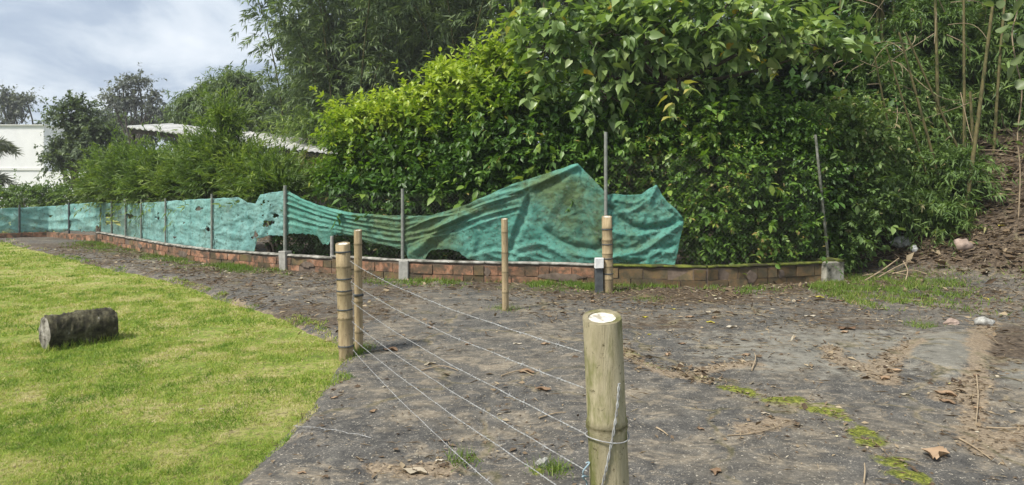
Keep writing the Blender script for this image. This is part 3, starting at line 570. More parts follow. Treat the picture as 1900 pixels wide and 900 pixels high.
# ------------------------------------------------------------------ netting
def net(name, label, px0, px1, top, bot, folds, stain, mat, nrow=90, step=2.0, back=.06, holes=0, wob=1.0, seed=1, line=None, group=None, lean=0.0):
    cols = np.arange(px0, px1+.1, step); tp = np.interp(cols, *zip(*top)); bt = np.interp(cols, *zip(*bot))
    tp = tp + 1.2*noise2(cols*.09, cols*0, seed+1); bt = bt + 2.0*noise2(cols*.11, cols*0, seed+2) - 3.5*np.abs(noise2(cols*.35, cols*0, seed+3, 3))
    W = np.array([(line or wall_at)(x) for x in cols]); tg = norm(np.gradient(W, axis=0)); nv = np.stack([-tg[:, 1], tg[:, 0]], -1)
    v = np.linspace(0, 1, nrow)[:, None]; PY = tp[None]*(1-v)+bt[None]*v; PX = np.broadcast_to(cols[None], PY.shape)
    disp = np.zeros(PY.shape)
    for poly, amp, wdt in folds:
        q = smooth_poly(np.array(poly, float), 6); d_, s_ = dist_poly(PX, PY, q); 
        disp += amp*.95*np.exp(-np.sqrt((d_/wdt)**2+.03)) - amp*.35*np.exp(-((d_*s_-wdt*1.6)/(wdt*1.2))**2)
    disp += wob*(.014*noise2(PX*.035, PY*.05, seed+5, 3) + .006*noise2(PX*.10+PY*.08, PY*.05-PX*.03, seed+6, 3))
    disp += wob*.012*(1-2.6*np.abs(noise2(PX*.030+PY*.022, PY*.045-PX*.012, seed+9, 3))) + wob*.007*(1-2.6*np.abs(noise2(PX*.075-PY*.05, PY*.08+PX*.03, seed+10, 3)))
    disp *= np.clip(np.minimum(v*9, (1-v)*9)+.35, 0, 1)
    d0 = W[:, 1][None]; Zp = H-(PY-HOR)*d0/F
    bk = back - disp + lean*v
    P = np.stack([W[:, 0][None]+nv[:, 0][None]*bk, W[:, 1][None]+nv[:, 1][None]*bk, Zp], -1)
    st = np.zeros(PY.shape)
    for cx, cy, rx, ry, val in stain: st += val*np.exp(-((PX-cx)/rx)**2-((PY-cy)/ry)**2)
    ny_, nx_ = PY.shape; idx = np.arange(nx_*ny_).reshape(ny_, nx_); Fq = np.stack([idx[:-1, :-1], idx[1:, :-1], idx[1:, 1:], idx[:-1, 1:]], -1).reshape(-1, 4)
    if holes:
        hN = noise2(PX*.055, PY*.075, seed+8, 4)+.0*v; cut = (hN > holes); cut &= (v > .04) & (v < .96)
        Fq = Fq[~cut[:-1, :-1].ravel()]
    mb = MB().add(P.reshape(-1, 3), Fq, stain=st.ravel()); o = mb.build(name, mat, loc=(W[nx_//2, 0], W[nx_//2, 1], .35))
    so = o.modifiers.new('thick', 'SOLIDIFY'); so.thickness = .004; so.offset = 0
    return tag(o, label, 'netting', group)
top_mid = [(523, 352), (532, 355), (560, 370), (600, 384), (650, 395), (700, 399), (747, 400), (790, 401), (830, 391), (870, 377), (900, 364), (950, 342), (1000, 326), (1040, 313), (1060, 306), (1072, 303), (1085, 318), (1105, 338), (1124, 358)]
bot_mid = [(523, 440), (536, 436), (560, 434), (586, 439), (596, 456), (606, 456), (616, 436), (652, 440), (680, 451), (720, 458), (746, 464), (756, 482), (786, 484), (793, 469), (812, 463), (845, 466), (868, 482), (900, 489), (1000, 489), (1124, 491)]
folds = []
for k, (y0, y1, y2, y3) in enumerate(((358, 398, 404, 386), (366, 404, 414, 396), (376, 411, 424, 406), (388, 420, 434, 416), (400, 428, 444, 428), (414, 434, 454, 440))):
    folds.append(([(528, y0), (580, y0*.45+y1*.55), (640, y1), (700, y2-2), (747, y2+3), (800, y3+6+6*math.sin(k*2.3)), (850, y3-10+5*math.sin(k*3.1)), (905, y3-30), (960, y3-44)], .030 if k % 2 else .045, (2.4, 3.2, 2.0, 3.6, 2.6, 3.0)[k]))
folds += [([(1071, 306), (1000, 338), (930, 368), (860, 400), (800, 428)], .06, 5), ([(1071, 306), (985, 352), (960, 400), (935, 470)], .06, 6), ([(980, 350), (975, 400), (955, 440), (945, 470)], -.05, 6),
          ([(1072, 306), (1078, 350), (1095, 400), (1112, 440)], .06, 7), ([(1074, 308), (1098, 345), (1120, 385)], .05, 5), ([(1065, 310), (1040, 360), (1010, 420)], .035, 10),
          ([(978, 372), (1005, 420), (1045, 450), (1090, 462), (1122, 462)], -.06, 8), ([(985, 420), (1020, 455), (1060, 472), (1122, 480)], .05, 6), ([(960, 462), (1000, 452), (1030, 466), (1060, 486)], .05, 5),
          ([(870, 478), (920, 466), (970, 476), (1010, 486)], .04, 4), ([(960, 480), (990, 470), (1020, 480)], .045, 4), ([(1076, 320), (1092, 420), (1120, 455)], -.04, 6), ([(868, 400), (880, 440), (872, 478)], .04, 6), ([(900, 470), (930, 480), (960, 486)], .035, 4),
          ([(760, 470), (800, 440), (830, 410), (860, 395)], .07, 7), ([(776, 478), (812, 450), (850, 415)], -.05, 6), ([(592, 452), (590, 410), (580, 385)], .05, 6)]
st_mid = [(700, 420, 70, 40, .75), (800, 440, 55, 45, 1.0), (870, 385, 60, 20, .8), (1050, 360, 70, 50, .75), (1085, 430, 60, 35, .55), (1010, 340, 40, 20, .8), (900, 440, 55, 35, -.7), (985, 475, 50, 16, -.8), (590, 400, 60, 40, -.6), (1070, 310, 14, 16, -.9), (1110, 420, 10, 60, .5), (970, 430, 25, 40, -.3)]
net('shade_net', 'sagging green shade net peaked like a tent beside the tall metal post', 523, 1124, top_mid, bot_mid, folds, st_mid, M['net'], 110, 2.0, .05, 0, 1.0, 11)
top_r = [(1122, 362), (1140, 360), (1170, 362), (1190, 361), (1204, 351), (1219, 343), (1228, 360), (1240, 376), (1255, 388), (1270, 408)]
bot_r = [(1122, 490), (1145, 497), (1190, 499), (1225, 494), (1252, 498), (1258, 470), (1264, 440), (1270, 412)]
fr = [([(1130, 385), (1165, 415), (1210, 425), (1266, 412)], -.08, 7), ([(1135, 478), (1190, 466), (1230, 440), (1266, 414)], .08, 6), ([(1135, 430), (1180, 438), (1262, 420)], .05, 6), ([(1140, 370), (1180, 376), (1216, 346)], .05, 5), ([(1218, 346), (1205, 380), (1215, 400)], .06, 6),
      ([(1222, 350), (1235, 385), (1255, 400)], -.05, 5), ([(1150, 492), (1200, 484), (1250, 455)], -.05, 5), ([(1190, 496), (1220, 470), (1250, 470)], .06, 6), ([(1140, 395), (1175, 390), (1210, 365)], .04, 5)]
net('shade_net', 'short ragged end of green netting between the tall post and the hedge', 1122, 1270, top_r, bot_r, fr, [(1180, 395, 40, 25, .4), (1170, 455, 60, 18, .6), (1215, 350, 25, 25, -.6), (1230, 475, 40, 25, -.8), (1235, 410, 40, 20, -.2)], M['net'], 90, 1.5, .09, 0, 1.4, 23)
top_l = [(185, 375), (232, 378), (300, 374), (395, 368), (440, 366), (455, 376), (470, 378), (480, 361), (500, 357), (527, 353)]
bot_l = [(185, 433), (232, 444), (300, 453), (395, 465), (440, 468), (468, 470), (474, 444), (500, 438), (527, 440)]
fl_ = [([(x_, 380), (x_+dx, 450)], .03*s_, 4) for x_, dx, s_ in ((210, 3, 1), (250, -4, -1), (282, 5, 1), (340, -6, 1), (365, 4, -1), (420, 8, 1), (445, -5, 1), (500, -20, 1), (515, -30, -1))]
net('shade_net', 'pale teal shade net full of holes along the feathery hedge', 185, 527, top_l, bot_l, fl_, [(240, 420, 40, 60, .5), (330, 400, 60, 40, -.2), (430, 440, 70, 40, -.3), (205, 400, 25, 40, .5)], M['netfar'], 60, 1.2, .05, .43, 1.3, 37)
def farline(px):
    k = (px-950)/F
    for a, b in zip(FP[:-1], FP[1:]):
        d = b-a; t = (k*a[1]-a[0])/(d[0]-k*d[1])
        if t <= 1: return a+d*max(t, 0)
    return FP[-1]
net('shade_net', 'stretched turquoise net on the far fence at the lawn end', -150, 184, [(-150, 392), (0, 387), (90, 383), (130, 379), (184, 375)], [(-150, 440), (0, 433), (90, 431), (184, 430)],
    [([(0, 395), (60, 420), (125, 425)], .05, 5), ([(30, 400), (90, 410), (180, 400)], .04, 5), ([(130, 380), (150, 410), (184, 425)], .04, 5)], [(70, 400, 30, 15, .3)], M['netfar'], 40, 2.0, .04, .66, 1.3, 41, farline)

# ------------------------------------------------------------------ bamboo fence posts
def bamboo_post(label, base, top, r, nodes, mat, open_top=True, ties=(), group=None, n=20):
    base = np.asarray(base, float); top = np.asarray(top, float); t_ = thing('bamboo_post', base, label, 'post', group); ax = top-base; ln = np.linalg.norm(ax)
    zs = [0]; rs = [r*1.04]; nd = [0]
    for q in sorted(nodes):
        for dz, k, a_ in ((-.020, 1.0, 0), (-.007, 1.07, .5), (0, 1.025, 1), (.006, 1.08, .45), (.020, 1.0, .1)): zs.append(q*ln+dz); rs.append(r*(1.04-.06*q)*k); nd.append(a_)
    zs.append(ln-.012); rs.append(r*1.0); nd.append(.15); zs.append(ln); rs.append(r*.985); nd.append(0); zs = np.array(zs); P = base+ax/ln*zs[:, None]; P[0] -= ax/ln*.12
    V, Fq = tube(P, rs, n); V += rng.normal(0, r*.012, V.shape); V[-n:, 2] += (V[-n:, 1]-P[-1][1])*.20; mb = MB().add(V, Fq, node=np.repeat(nd, n)); X_ = V[-n:]; c0 = P[-1]
    inner = c0+(X_-c0)*.72; low = c0+(X_-c0)*.71-ax/ln*.004; j = np.arange(n); j2 = (j+1) % n
    mb.add(np.vstack([X_, inner]), np.stack([j, j2, j2+n, j+n], -1), node=.55); mb.add(np.vstack([inner, low]), np.stack([j, j2, j2+n, j+n], -1), node=.2)
    cu_ = mb.build('culm', mat, t_)
    mb = MB().add(np.vstack([low, [low.mean(0)-ax/ln*.006]]), np.stack([j, j2, np.full(n, n)], -1)); mb.build('cut_septum', M['cut'], cu_)
    for q, rr, mt in ties:
        c_ = base+ax*q; a_ = np.linspace(0, 2*np.pi*2.0, 40); x_ = A(1, 0, 0); y_ = A(0, 1, 0)
        Pw = c_+np.cos(a_)[:, None]*x_*(r*1.03+.002)+np.sin(a_)[:, None]*y_*(r*1.03+.002)+UP*np.linspace(-.006, .006, 40)[:, None]
        mb = MB(); addtube(mb, Pw, rr, 6); mb.build('wire_tie', M[mt], cu_)
    return t_
nb_ = at(1139, 350+F*1.58/1.93, 1.93); nb_[2] = height(nb_[0], nb_[1])
near_top = at(1117, 588, 1.93)
lean = near_top-nb_; nb_ = A(near_top[0]+.055, 1.96, float(height(near_top[0], 1.95)))
bamboo_post('thick olive stained bamboo post with a pale cut top and wires tied on', nb_, near_top, .057, (.20, .46, .735), M['bamboo_near'])
lb = gp(643, 662, .02); lt = at(636, 452, lb[1]); lb[2] = float(height(lb[0], lb[1]))-.02
bamboo_post('tan bamboo post bound with dark wire at the lawn corner', lb, lt, .066, (.12, .36, .57, .80), M['bamboo'], ties=((.93, .004, 'dark_metal'), (.70, .0035, 'dark_metal'), (.60, .003, 'dark_metal'), (.44, .0035, 'dark_metal'), (.13, .005, 'dark_metal')))
tb = gp(666, 650, .03); tt = at(664, 427, tb[1])
bamboo_post('thin bamboo stake close behind the bound corner post', tb, tt, .038, (.15, .4, .66, .88), M['bamboo'], ties=((.46, .009, 'dark_metal'),), n=14)
mb_ = gp(938, 577, .03); mt_ = at(936, 406, mb_[1])
bamboo_post('single slim bamboo stake standing on the litter before the green net', mb_, mt_, .042, (.2, .42, .63, .85), M['bamboo'], n=14)
fb = gp(1128, 541, .03); ft = at(1126, 402, fb[1])
bamboo_post('bamboo post lashed in front of the tall metal pipe', fb, ft, .078, (.16, .33, .5, .68, .84), M['bamboo'], ties=((.83, .006, 'dark_metal'), (.63, .005, 'dark_metal'), (.44, .006, 'dark_metal'), (.24, .006, 'dark_metal')))
# small dark stake with a white square on top beside it
ms = gp(1111, 542, .03); t_ = thing('meter_stake', ms, 'small dark stake with a white square plate beside the lashed post', 'stake'); mb = MB(); box(mb, ms+A(0, 0, .16), (.11, .09, .40), .05, jit=.003); mb.build('stake', M['dark_metal'], t_, smooth=False)
mb = MB(); box(mb, ms+A(0, -.025, .44), (.13, .10, .155), .05, jit=.003); bevel(mb.build('plate', M['whitepaint'], t_, smooth=False), .008)

# ------------------------------------------------------------------ barbed wire
def barbed(label, p0, p1, sag, group=None, r=.00115, barbs=True, kink=.0):
    p0 = np.asarray(p0, float); p1 = np.asarray(p1, float); ln = np.linalg.norm(p1-p0); n = int(ln/.012); t = np.linspace(0, 1, n)
    C = p0+(p1-p0)*t[:, None]; C[:, 2] -= sag*4*t*(1-t); d = norm((p1-p0)[None])[0]; s1 = norm(np.cross(d, UP)[None])[0]; s2 = np.cross(s1, d)
    C += s1*(kink*noise2(t*9, t*0, 3))[:, None]+s2*(kink*noise2(t*11, t*0, 4))[:, None]; ph = t*ln/.055*2*np.pi
    t_ = thing('barbed_wire', p1, label, 'wire', group)
    for k in (0, np.pi):
        mb = MB(); addtube(mb, C+(np.cos(ph+k)[:, None]*s1+np.sin(ph+k)[:, None]*s2)*r*1.05, r, 5); mb.build('strand', M['wire'], t_)
    if barbs:
        mb = MB()
        for q in np.arange(.06, ln-.03, .15):
            c_ = C[int(q/ln*(n-1))]
            mb.add(*tube(c_+d*np.linspace(-.007, .007, 13)[:, None]+(np.cos(np.arange(13)*1.55)[:, None]*s1+np.sin(np.arange(13)*1.55)[:, None]*s2)*r*2.3, r*.8, 4))
            for j in range(2):
                v = norm((s1*rng.normal()+s2*rng.normal()+d*rng.normal(0, .3))[None])[0]; addtube(mb, [c_-v*.013, c_+v*.013], [r*.35, r*.35], 4); mb.add(*tube([c_-v*.009, c_, c_+v*.009], r*.75, 4))
        mb.build('barbs', M['wire'], t_)['kind'] = 'stuff'
def on(base, top, z): return base+(top-base)*((z-base[2])/(top[2]-base[2]))
lh = (.91, .72, .54, .35, .20, .09); nh = (1.105, 1.0, .865, .755, .65, .46); ordn = ('top', 'second', 'third', 'fourth', 'fifth', 'lowest')
for a_, b_, o_ in zip(lh, nh, ordn):
    p0 = on(lb, lt, a_)+A(.068, -.02, 0); p1 = on(nb_, near_top, b_)+A(-.058, .004, 0)
    barbed(f'{o_} barbed wire strand between the thick post and the corner post', p0, p1, .03+.02*rng.uniform(), 'barbed wire strands of the near fence', kink=.004)
barbed('slack barbed wire fallen across the asphalt below the strands', gp(545, 790, .05), gp(690, 812, .05), -.01, kink=.008)
def wirething(name, label, P, r, mat, cat='wire'):
    P = smooth_poly(np.asarray(P, float), 8); mb = MB(); addtube(mb, P, r, 6); return tag(mb.build(name, mat, loc=P[0]), label, cat)
q = [on(nb_, near_top, z) for z in (1.03, .97, .90, .80, .72, .62)]; fx = (.034, .026, .012, -.012, -.032, -.05); fy = (-.05, -.055, -.0605, -.062, -.056, -.042)
C = smooth_poly(np.array([p+A(a_, b_, 0) for p, a_, b_ in zip(q, fx, fy)]), 10); nn_ = len(C); ph = np.arange(nn_)*.9; mb = MB()
for k in (0, np.pi): addtube(mb, C+np.stack([np.cos(ph+k), np.sin(ph+k)*.5, np.sin(ph+k)], -1)*.0026, .0021, 5)
tag(mb.build('tie_wire', M['wire'], loc=C[0]), 'twisted wire slanting down the face of the thick olive post', 'wire')
c_ = on(nb_, near_top, .735)+A(-.068, -.02, 0); tk = np.linspace(0, 1, 60); P = c_+np.stack([.010*np.sin(tk*31)*(1-.4*tk)-.012*tk, .010*np.cos(tk*27), .05-.12*tk+.012*np.sin(tk*22)], -1)
mb = MB(); addtube(mb, P, .0024, 5); tag(mb.build('wire_knot', M['bluewire'], loc=c_), 'blue grey twisted wire knot at the side of the thick olive post', 'wire')
c_ = on(nb_, near_top, .865); a_ = np.linspace(.2, 2*np.pi+.2, 40); mb = MB(); addtube(mb, c_+np.stack([np.cos(a_)*.063, np.sin(a_)*.063, .004*np.sin(a_*2)], -1), .002, 5)
tag(mb.build('tie_wire', M['wire'], loc=c_), 'single wire loop wound round the joint of the thick olive post', 'wire')

# ------------------------------------------------------------------ stone cylinder on the lawn
la = gp(76, 646); lb2 = gp(203, 626); rad = .175; la[2] = lb2[2] = rad-.04
la[1] += .05; lb2[1] += .05; t_ = thing('log', (la+lb2)/2*[1, 1, 0], 'crusted dark cylinder like a short log lying on the lawn', 'log')
ax = lb2-la; ln = np.linalg.norm(ax); ax /= ln; nS, nR = 44, 36; sv = np.cross(ax, UP)
th = np.arange(nR)*2*np.pi/nR; V = []; 
for i in range(nS):
    s = i/(nS-1); rr = rad*(1-.02*math.sin(6*s))+.022*noise2(th*3/np.pi*2, np.full(nR, s*7), 131, 4)+.007*rng.normal(size=nR)
    if i in (0, nS-1): rr = rr*.95
    V.append((la+ax*ln*s)[None]+rr[:, None]*(np.cos(th)[:, None]*sv+np.sin(th)[:, None]*UP))
V = np.concatenate(V); i = np.arange(nS-1)[:, None]*nR; j = np.arange(nR)[None]; k = (j+1) % nR
mb = MB().add(V, np.stack([i+j, i+k, i+nR+k, i+nR+j], -1).reshape(-1, 4)); mb.build('side', M['log'], t_)
for e_ in (0, 1):
    ring = V[:nR] if e_ == 0 else V[-nR:]; c0 = ring.mean(0); rings = [ring]+[c0+(ring-c0)*f+ax*(-1 if e_ == 0 else 1)*(.004+.012*(1-f))+rng.normal(0, .004, ring.shape) for f in (.9, .6, .3)]
    W_ = np.vstack(rings+[c0[None]]); q = np.arange(3)[:, None]*nR; fq = np.stack([q+j, q+k, q+nR+k, q+nR+j], -1).reshape(-1, 4)
    mb = MB().add(W_, fq).add(np.vstack([rings[-1], c0[None]+ax*(-.01 if e_ == 0 else .01)]), np.stack([j[0], k[0], np.full(nR, nR)], -1)); mb.build('end_face', M['logend'] if e_ == 0 else M['log'], t_)
mb = MB(); n = 500; s = rng.uniform(-.1, 1.1, n); side = rng.choice([-1, 1], n); P = la+ax*(s*ln)[:, None]-sv*0; P += (sv*side[:, None])*(rad*rng.uniform(.75, 1.1, n))[:, None]
blades(mb, P[:, 0], P[:, 1], lawn_z(P[:, 0], P[:, 1]), rng.uniform(.05, .12, n), .007, rng.uniform(0, .7, n), .5)
tag(mb.build('grass_tuft', M['grass']), 'longer grass fringe growing against the lying cylinder', 'grass', kind='stuff')

def onground(x, y):
    """first point of the ground along the line of sight through a photo pixel"""
    d = np.arange(1.5, 30, .02); X_ = (x-950)*d/F; z = H-(y-HOR)*d/F; hgt = height(X_, d); i = int(np.argmax(z <= hgt)); return A(X_[i], d[i], hgt[i])
# ------------------------------------------------------------------ debris
def curled_leaf(L_, W_, curl):
    t = np.linspace(0, 1, 9); wv = np.sin(np.pi*np.clip(t*.94+.03, 0, 1))**.75; V = []; ph_ = (rng.uniform(0, 6), rng.uniform(-1, 1), rng.uniform(.2, 1.4))
    for i, tt in enumerate(t):
        for s in (-1, -.5, 0, .5, 1): V.append([(tt-.5)*L_*(1+.12*ph_[1]*s), s*W_/2*wv[i]*(1+.45*math.sin(9*tt+s+ph_[0]))+.22*W_*math.sin(3.5*tt+ph_[1]), curl*L_*((tt-.5)**2*1.2*ph_[2]+.8*s*s*wv[i]*W_/L_)+.10*W_*math.sin(8*tt+4*s+ph_[0])])
    V = np.array(V); i = np.arange(8)[:, None]*5; j = np.arange(4)[None]; return V, np.stack([i+j, i+j+1, i+6+j, i+5+j], -1).reshape(-1, 4)
def leaf_on(x, y, wpx, mat, label, group, curl=.2, asp=.5):
    p = onground(x, y)
    if drive_sd(p[0], p[1]) < .05: p[2] = float(lawn_z(p[0], p[1]))+.02
    L_ = wpx*.8*p[1]/F; V, Fq = curled_leaf(L_, L_*asp, curl*rng.uniform(.6, 1.5)); a = rng.uniform(-.9, .9); c_, s_ = math.cos(a), math.sin(a)
    V = V @ A([c_, s_, 0], [-s_, c_, 0], [0, 0, 1]); V[:, 2] -= V[:, 2].min()-.004; V += p
    return tag(MB().add(V, Fq, rnd=1.0 if wpx > 70 else rng.uniform()).build('fallen_leaf', mat, loc=p), label, 'leaf', group)
g1 = 'dry brown leaves fallen on the ground'; l1 = 'dry brown curled leaf fallen on the ground'
leaf_on(1742, 850, 80, M['dry'], 'large tan curled dead leaf lying alone on the right asphalt', None, .25, .5)
for x_, y_, s_ in ((725, 652, 38), (976, 692, 40), (1008, 726, 36), (1572, 612, 40), (1568, 618, 24), (1643, 705, 34), (1660, 690, 34), (1755, 735, 44), (1758, 748, 36), (1815, 760, 22), (1812, 700, 20), (692, 766, 22), (1280, 590, 22), (1265, 640, 18), (1480, 560, 20), (620, 740, 18), (1012, 640, 22), (870, 640, 20), (1325, 590, 18), (1385, 660, 24), (1300, 800, 18), (800, 610, 20), (1330, 880, 40), (1100, 560, 16), (1780, 455, 24), (1700, 560, 22), (1560, 560, 18), (1240, 660, 24), (560, 880, 20)):
    leaf_on(x_, y_, s_, M['dry'], l1, g1, .2, .5)
for x_, y_, s_ in ((1521, 553, 20), (1197, 590, 16), (1318, 600, 20), (1832, 556, 20), (1205, 622, 12), (1860, 420, 26), (1300, 560, 12), (1250, 575, 12)):
    leaf_on(x_, y_, s_, M['ylw'], 'fresh yellow leaf fallen near the wall and the bank', 'yellow fallen leaves', .12, .55)
for x_, y_, s_ in ((1357, 609, 28), (1503, 588, 26), (815, 857, 20), (797, 677, 30), (770, 880, 60), (373, 774, 14), (1520, 760, 18), (1420, 770, 20), (715, 720, 16), (1332, 556, 22), (926, 772, 14), (960, 640, 20), (1100, 690, 18), (1240, 615, 16), (1680, 735, 22)):
    leaf_on(x_, y_, s_, M['pale'], 'bleached pale leaf scrap lying on the ground', 'pale leaf scraps', .15, .45)
def stone(name, label, cat, x, y, wpx, hpx, mat, seed, group=None, depth=None):
    p = onground(x, y)
    sx = wpx*p[1]/F/2; sz = hpx*p[1]/F; n1_, n2_ = 14, 9; V = []
    for i in range(n2_):
        ph = -math.pi/2+math.pi*i/(n2_-1)
        for k in range(n1_):
            t = 2*math.pi*k/n1_; d = A(math.cos(ph)*math.cos(t), math.cos(ph)*math.sin(t), math.sin(ph)); rr = 1+.55*float(noise2(d[0]*1.9+seed, d[1]*1.9+d[2]*1.6, seed, 4)); V.append(d*rr*[sx, sx*.75, sz*.6]+A(0, 0, sz*.28))
    i = np.arange(n2_-1)[:, None]*n1_; j = np.arange(n1_)[None]; k = (j+1) % n1_
    return tag(MB().add(np.array(V)+p, np.stack([i+j, i+k, i+n1_+k, i+n1_+j], -1).reshape(-1, 4)).build(name, mat, loc=p, smooth=(seed % 2 == 0)), label, cat, group)
stone('rock', 'small reddish stone beside the pale rounded concrete', 'stone', 1765, 603, 26, 13, M['rock'], 3)
stone('rock', 'cream coloured stone on the soil above the rounded concrete', 'stone', 1826, 603, 34, 16, M['palerock'], 4)
stone('rock', 'dull pink stone lying on the foot of the bank', 'stone', 1786, 462, 34, 20, M['rock'], 6)
stone('rock', 'white chip of stone on the asphalt by a grass tuft', 'stone', 1006, 866, 24, 18, M['palerock'], 5)
stone('rubble', 'broken chunk of whitish concrete at the hedge foot', 'rubble', 1672, 456, 36, 18, M['palerock'], 7)
stone('rubble', 'small bright white lump beside the whitish concrete chunk', 'rubble', 1697, 466, 14, 11, M['whitepaint'], 9)
stone('rubble', 'grey mossy boulder half under the leaves on the bank', 'rubble', 1745, 415, 46, 26, M['concrete'], 10)
d_ = 13.2; mb = MB(); p0 = at(1765, 388, d_); p1 = at(1781, 353, d_-.1); addtube(mb, [p0-A(.05, 0, .15), p0, p1], [.03, .045, .035], 8); tag(mb.build('stake', M['palerock'], loc=p0), 'short pale slanting stake sticking out of the bank', 'stake')
def twig(label, pts, r, group=None):
    P = []
    for x_, y_, z_ in pts:
        p = onground(x_, y_); p[2] += z_; P.append(p)
    P = smooth_poly(P, 6); mb = MB(); addtube(mb, P, np.linspace(r, r*.5, len(P)), 6); return tag(mb.build('twig', M['twig'], loc=P[0]), label, 'twig', group)
gt = 'loose twigs on the ground'
for pts, r in (([(1605, 522, .01), (1640, 512, .12), (1668, 506, .25)], .016), ([(1628, 518, .02), (1660, 510, .12), (1690, 505, .2)], .013), ([(1650, 512, .02), (1690, 508, .06), (1720, 512, .03)], .012), ([(1680, 522, 0), (1684, 515, .12), (1676, 508, .22)], .013), ([(1600, 514, .02), (1650, 511, .05), (1700, 516, .02)], .011)):
    twig('dry tan stalk in the heap between wall end and bank', pts, r, 'dry stalks heaped at the wall end')
for pts, r in (([(1780, 818, .01), (1810, 835, .012), (1840, 858, .01)], .006), ([(1830, 796, .01), (1870, 800, .015), (1905, 797, .01)], .006), ([(1218, 796, .01), (1230, 806, .015), (1240, 812, .01)], .006), ([(1395, 690, .01), (1402, 672, .03), (1400, 660, .02)], .007), ([(1603, 900, .01), (1605, 885, .03), (1604, 878, .05)], .005), ([(1000, 780, .01), (1030, 770, .012), (1050, 768, .01)], .006), ([(1350, 810, .006), (1400, 806, .008), (1450, 792, .006)], .004), ([(1812, 700, .01), (1815, 740, .015), (1811, 790, .01)], .007), ([(930, 700, .01), (965, 692, .02), (990, 700, .01)], .006), ([(780, 690, .01), (820, 684, .02), (850, 690, .01)], .006)):
    twig('thin bleached twig lying loose on the asphalt', pts, r, gt)

# ------------------------------------------------------------------ buildings on the left
wb = thing('white_building', (*at(20, 345, 42)[:2], 0), 'plain white building with a flat top behind the far net', 'building')
def slab(parent, name, mat, x0, x1, ytop, d0, d1, zb=0.0):
    a = at(x0, ytop, d0); b = at(x1, ytop, d0); mb = MB(); box(mb, ((a[0]+b[0])/2, (d0+d1)/2, (a[2]+zb)/2), (b[0]-a[0], d1-d0, a[2]-zb)); return mb.build(name, mat, parent, smooth=False)
slab(wb, 'wall', M['white'], -160, 81, 233, 42, 50); slab(wb, 'annex_wall', M['white'], 81.5, 168, 318, 41.5, 47); slab(wb, 'ledge', M['whitepaint'], -165, 82.5, 312, 41.95, 41.99, at(0, 316, 42)[2]); slab(wb, 'parapet_cap', M['whitepaint'], -162, 82.6, 231, 41.9, 50.1, at(0, 233, 42)[2]+.003)
hs = thing('shed', (*at(430, 345, 26)[:2], 0), 'open shed with a long pale sloping sheet roof behind the hedge', 'shed')
def roofslab(x0, y0, x1, y1, dep, deep, pitch, thick, mat, name, parent, corr=0):
    a = at(x0, y0, dep); b = at(x1, y1, dep); nx_ = 60; t = np.linspace(0, 1, nx_); V = []
    for q in t:
        p = a+(b-a)*q; o = .03*math.sin(q*np.linalg.norm(b-a)/.22*2*math.pi) if corr else 0
        for yy, zz_ in ((0, 0), (deep, deep*pitch)): V += [[p[0], p[1]+yy, p[2]+zz_+o], [p[0], p[1]+yy, p[2]+zz_+o-thick]]
    V = np.array(V); i = np.arange(nx_-1)*4; return MB().add(V, np.concatenate([np.stack([i, i+4, i+6, i+2], -1), np.stack([i+1, i+3, i+7, i+5], -1), np.stack([i, i+1, i+5, i+4], -1), np.stack([i+2, i+6, i+7, i+3], -1), [[0, 2, 3, 1]], [[(nx_-1)*4, (nx_-1)*4+1, (nx_-1)*4+3, (nx_-1)*4+2]]])).build(name, mat, parent, smooth=False)
roofslab(236, 234, 400, 253, 26, 3.4, .125, .06, M['roof'], 'roof', hs, 1); roofslab(398, 257, 632, 284, 25.8, 3.4, .165, .07, M['roof'], 'roof', hs, 1)
roofslab(240, 239, 398, 258, 26.1, .12, 0, .16, M['timber'], 'fascia', hs); roofslab(400, 263, 630, 291, 25.95, .12, 0, .16, M['timber'], 'fascia', hs)
for px in (245, 330, 420, 500, 585, 625):
    q = at(px, 300, 26.3); yt = np.interp(px, (240, 630), (246, 292)); mb = MB(); box(mb, (q[0], 26.3, at(px, yt, 26.3)[2]/2), (.16, .16, at(px, yt, 26.3)[2])); mb.build('post', M['timber'], hs, smooth=False)
a = at(245, 262, 29); b = at(630, 262, 29); mb = MB(); box(mb, ((a[0]+b[0])/2, 29, 1.4), (b[0]-a[0], .15, 2.8)); mb.build('wall', M['dimwall'], hs, smooth=False)

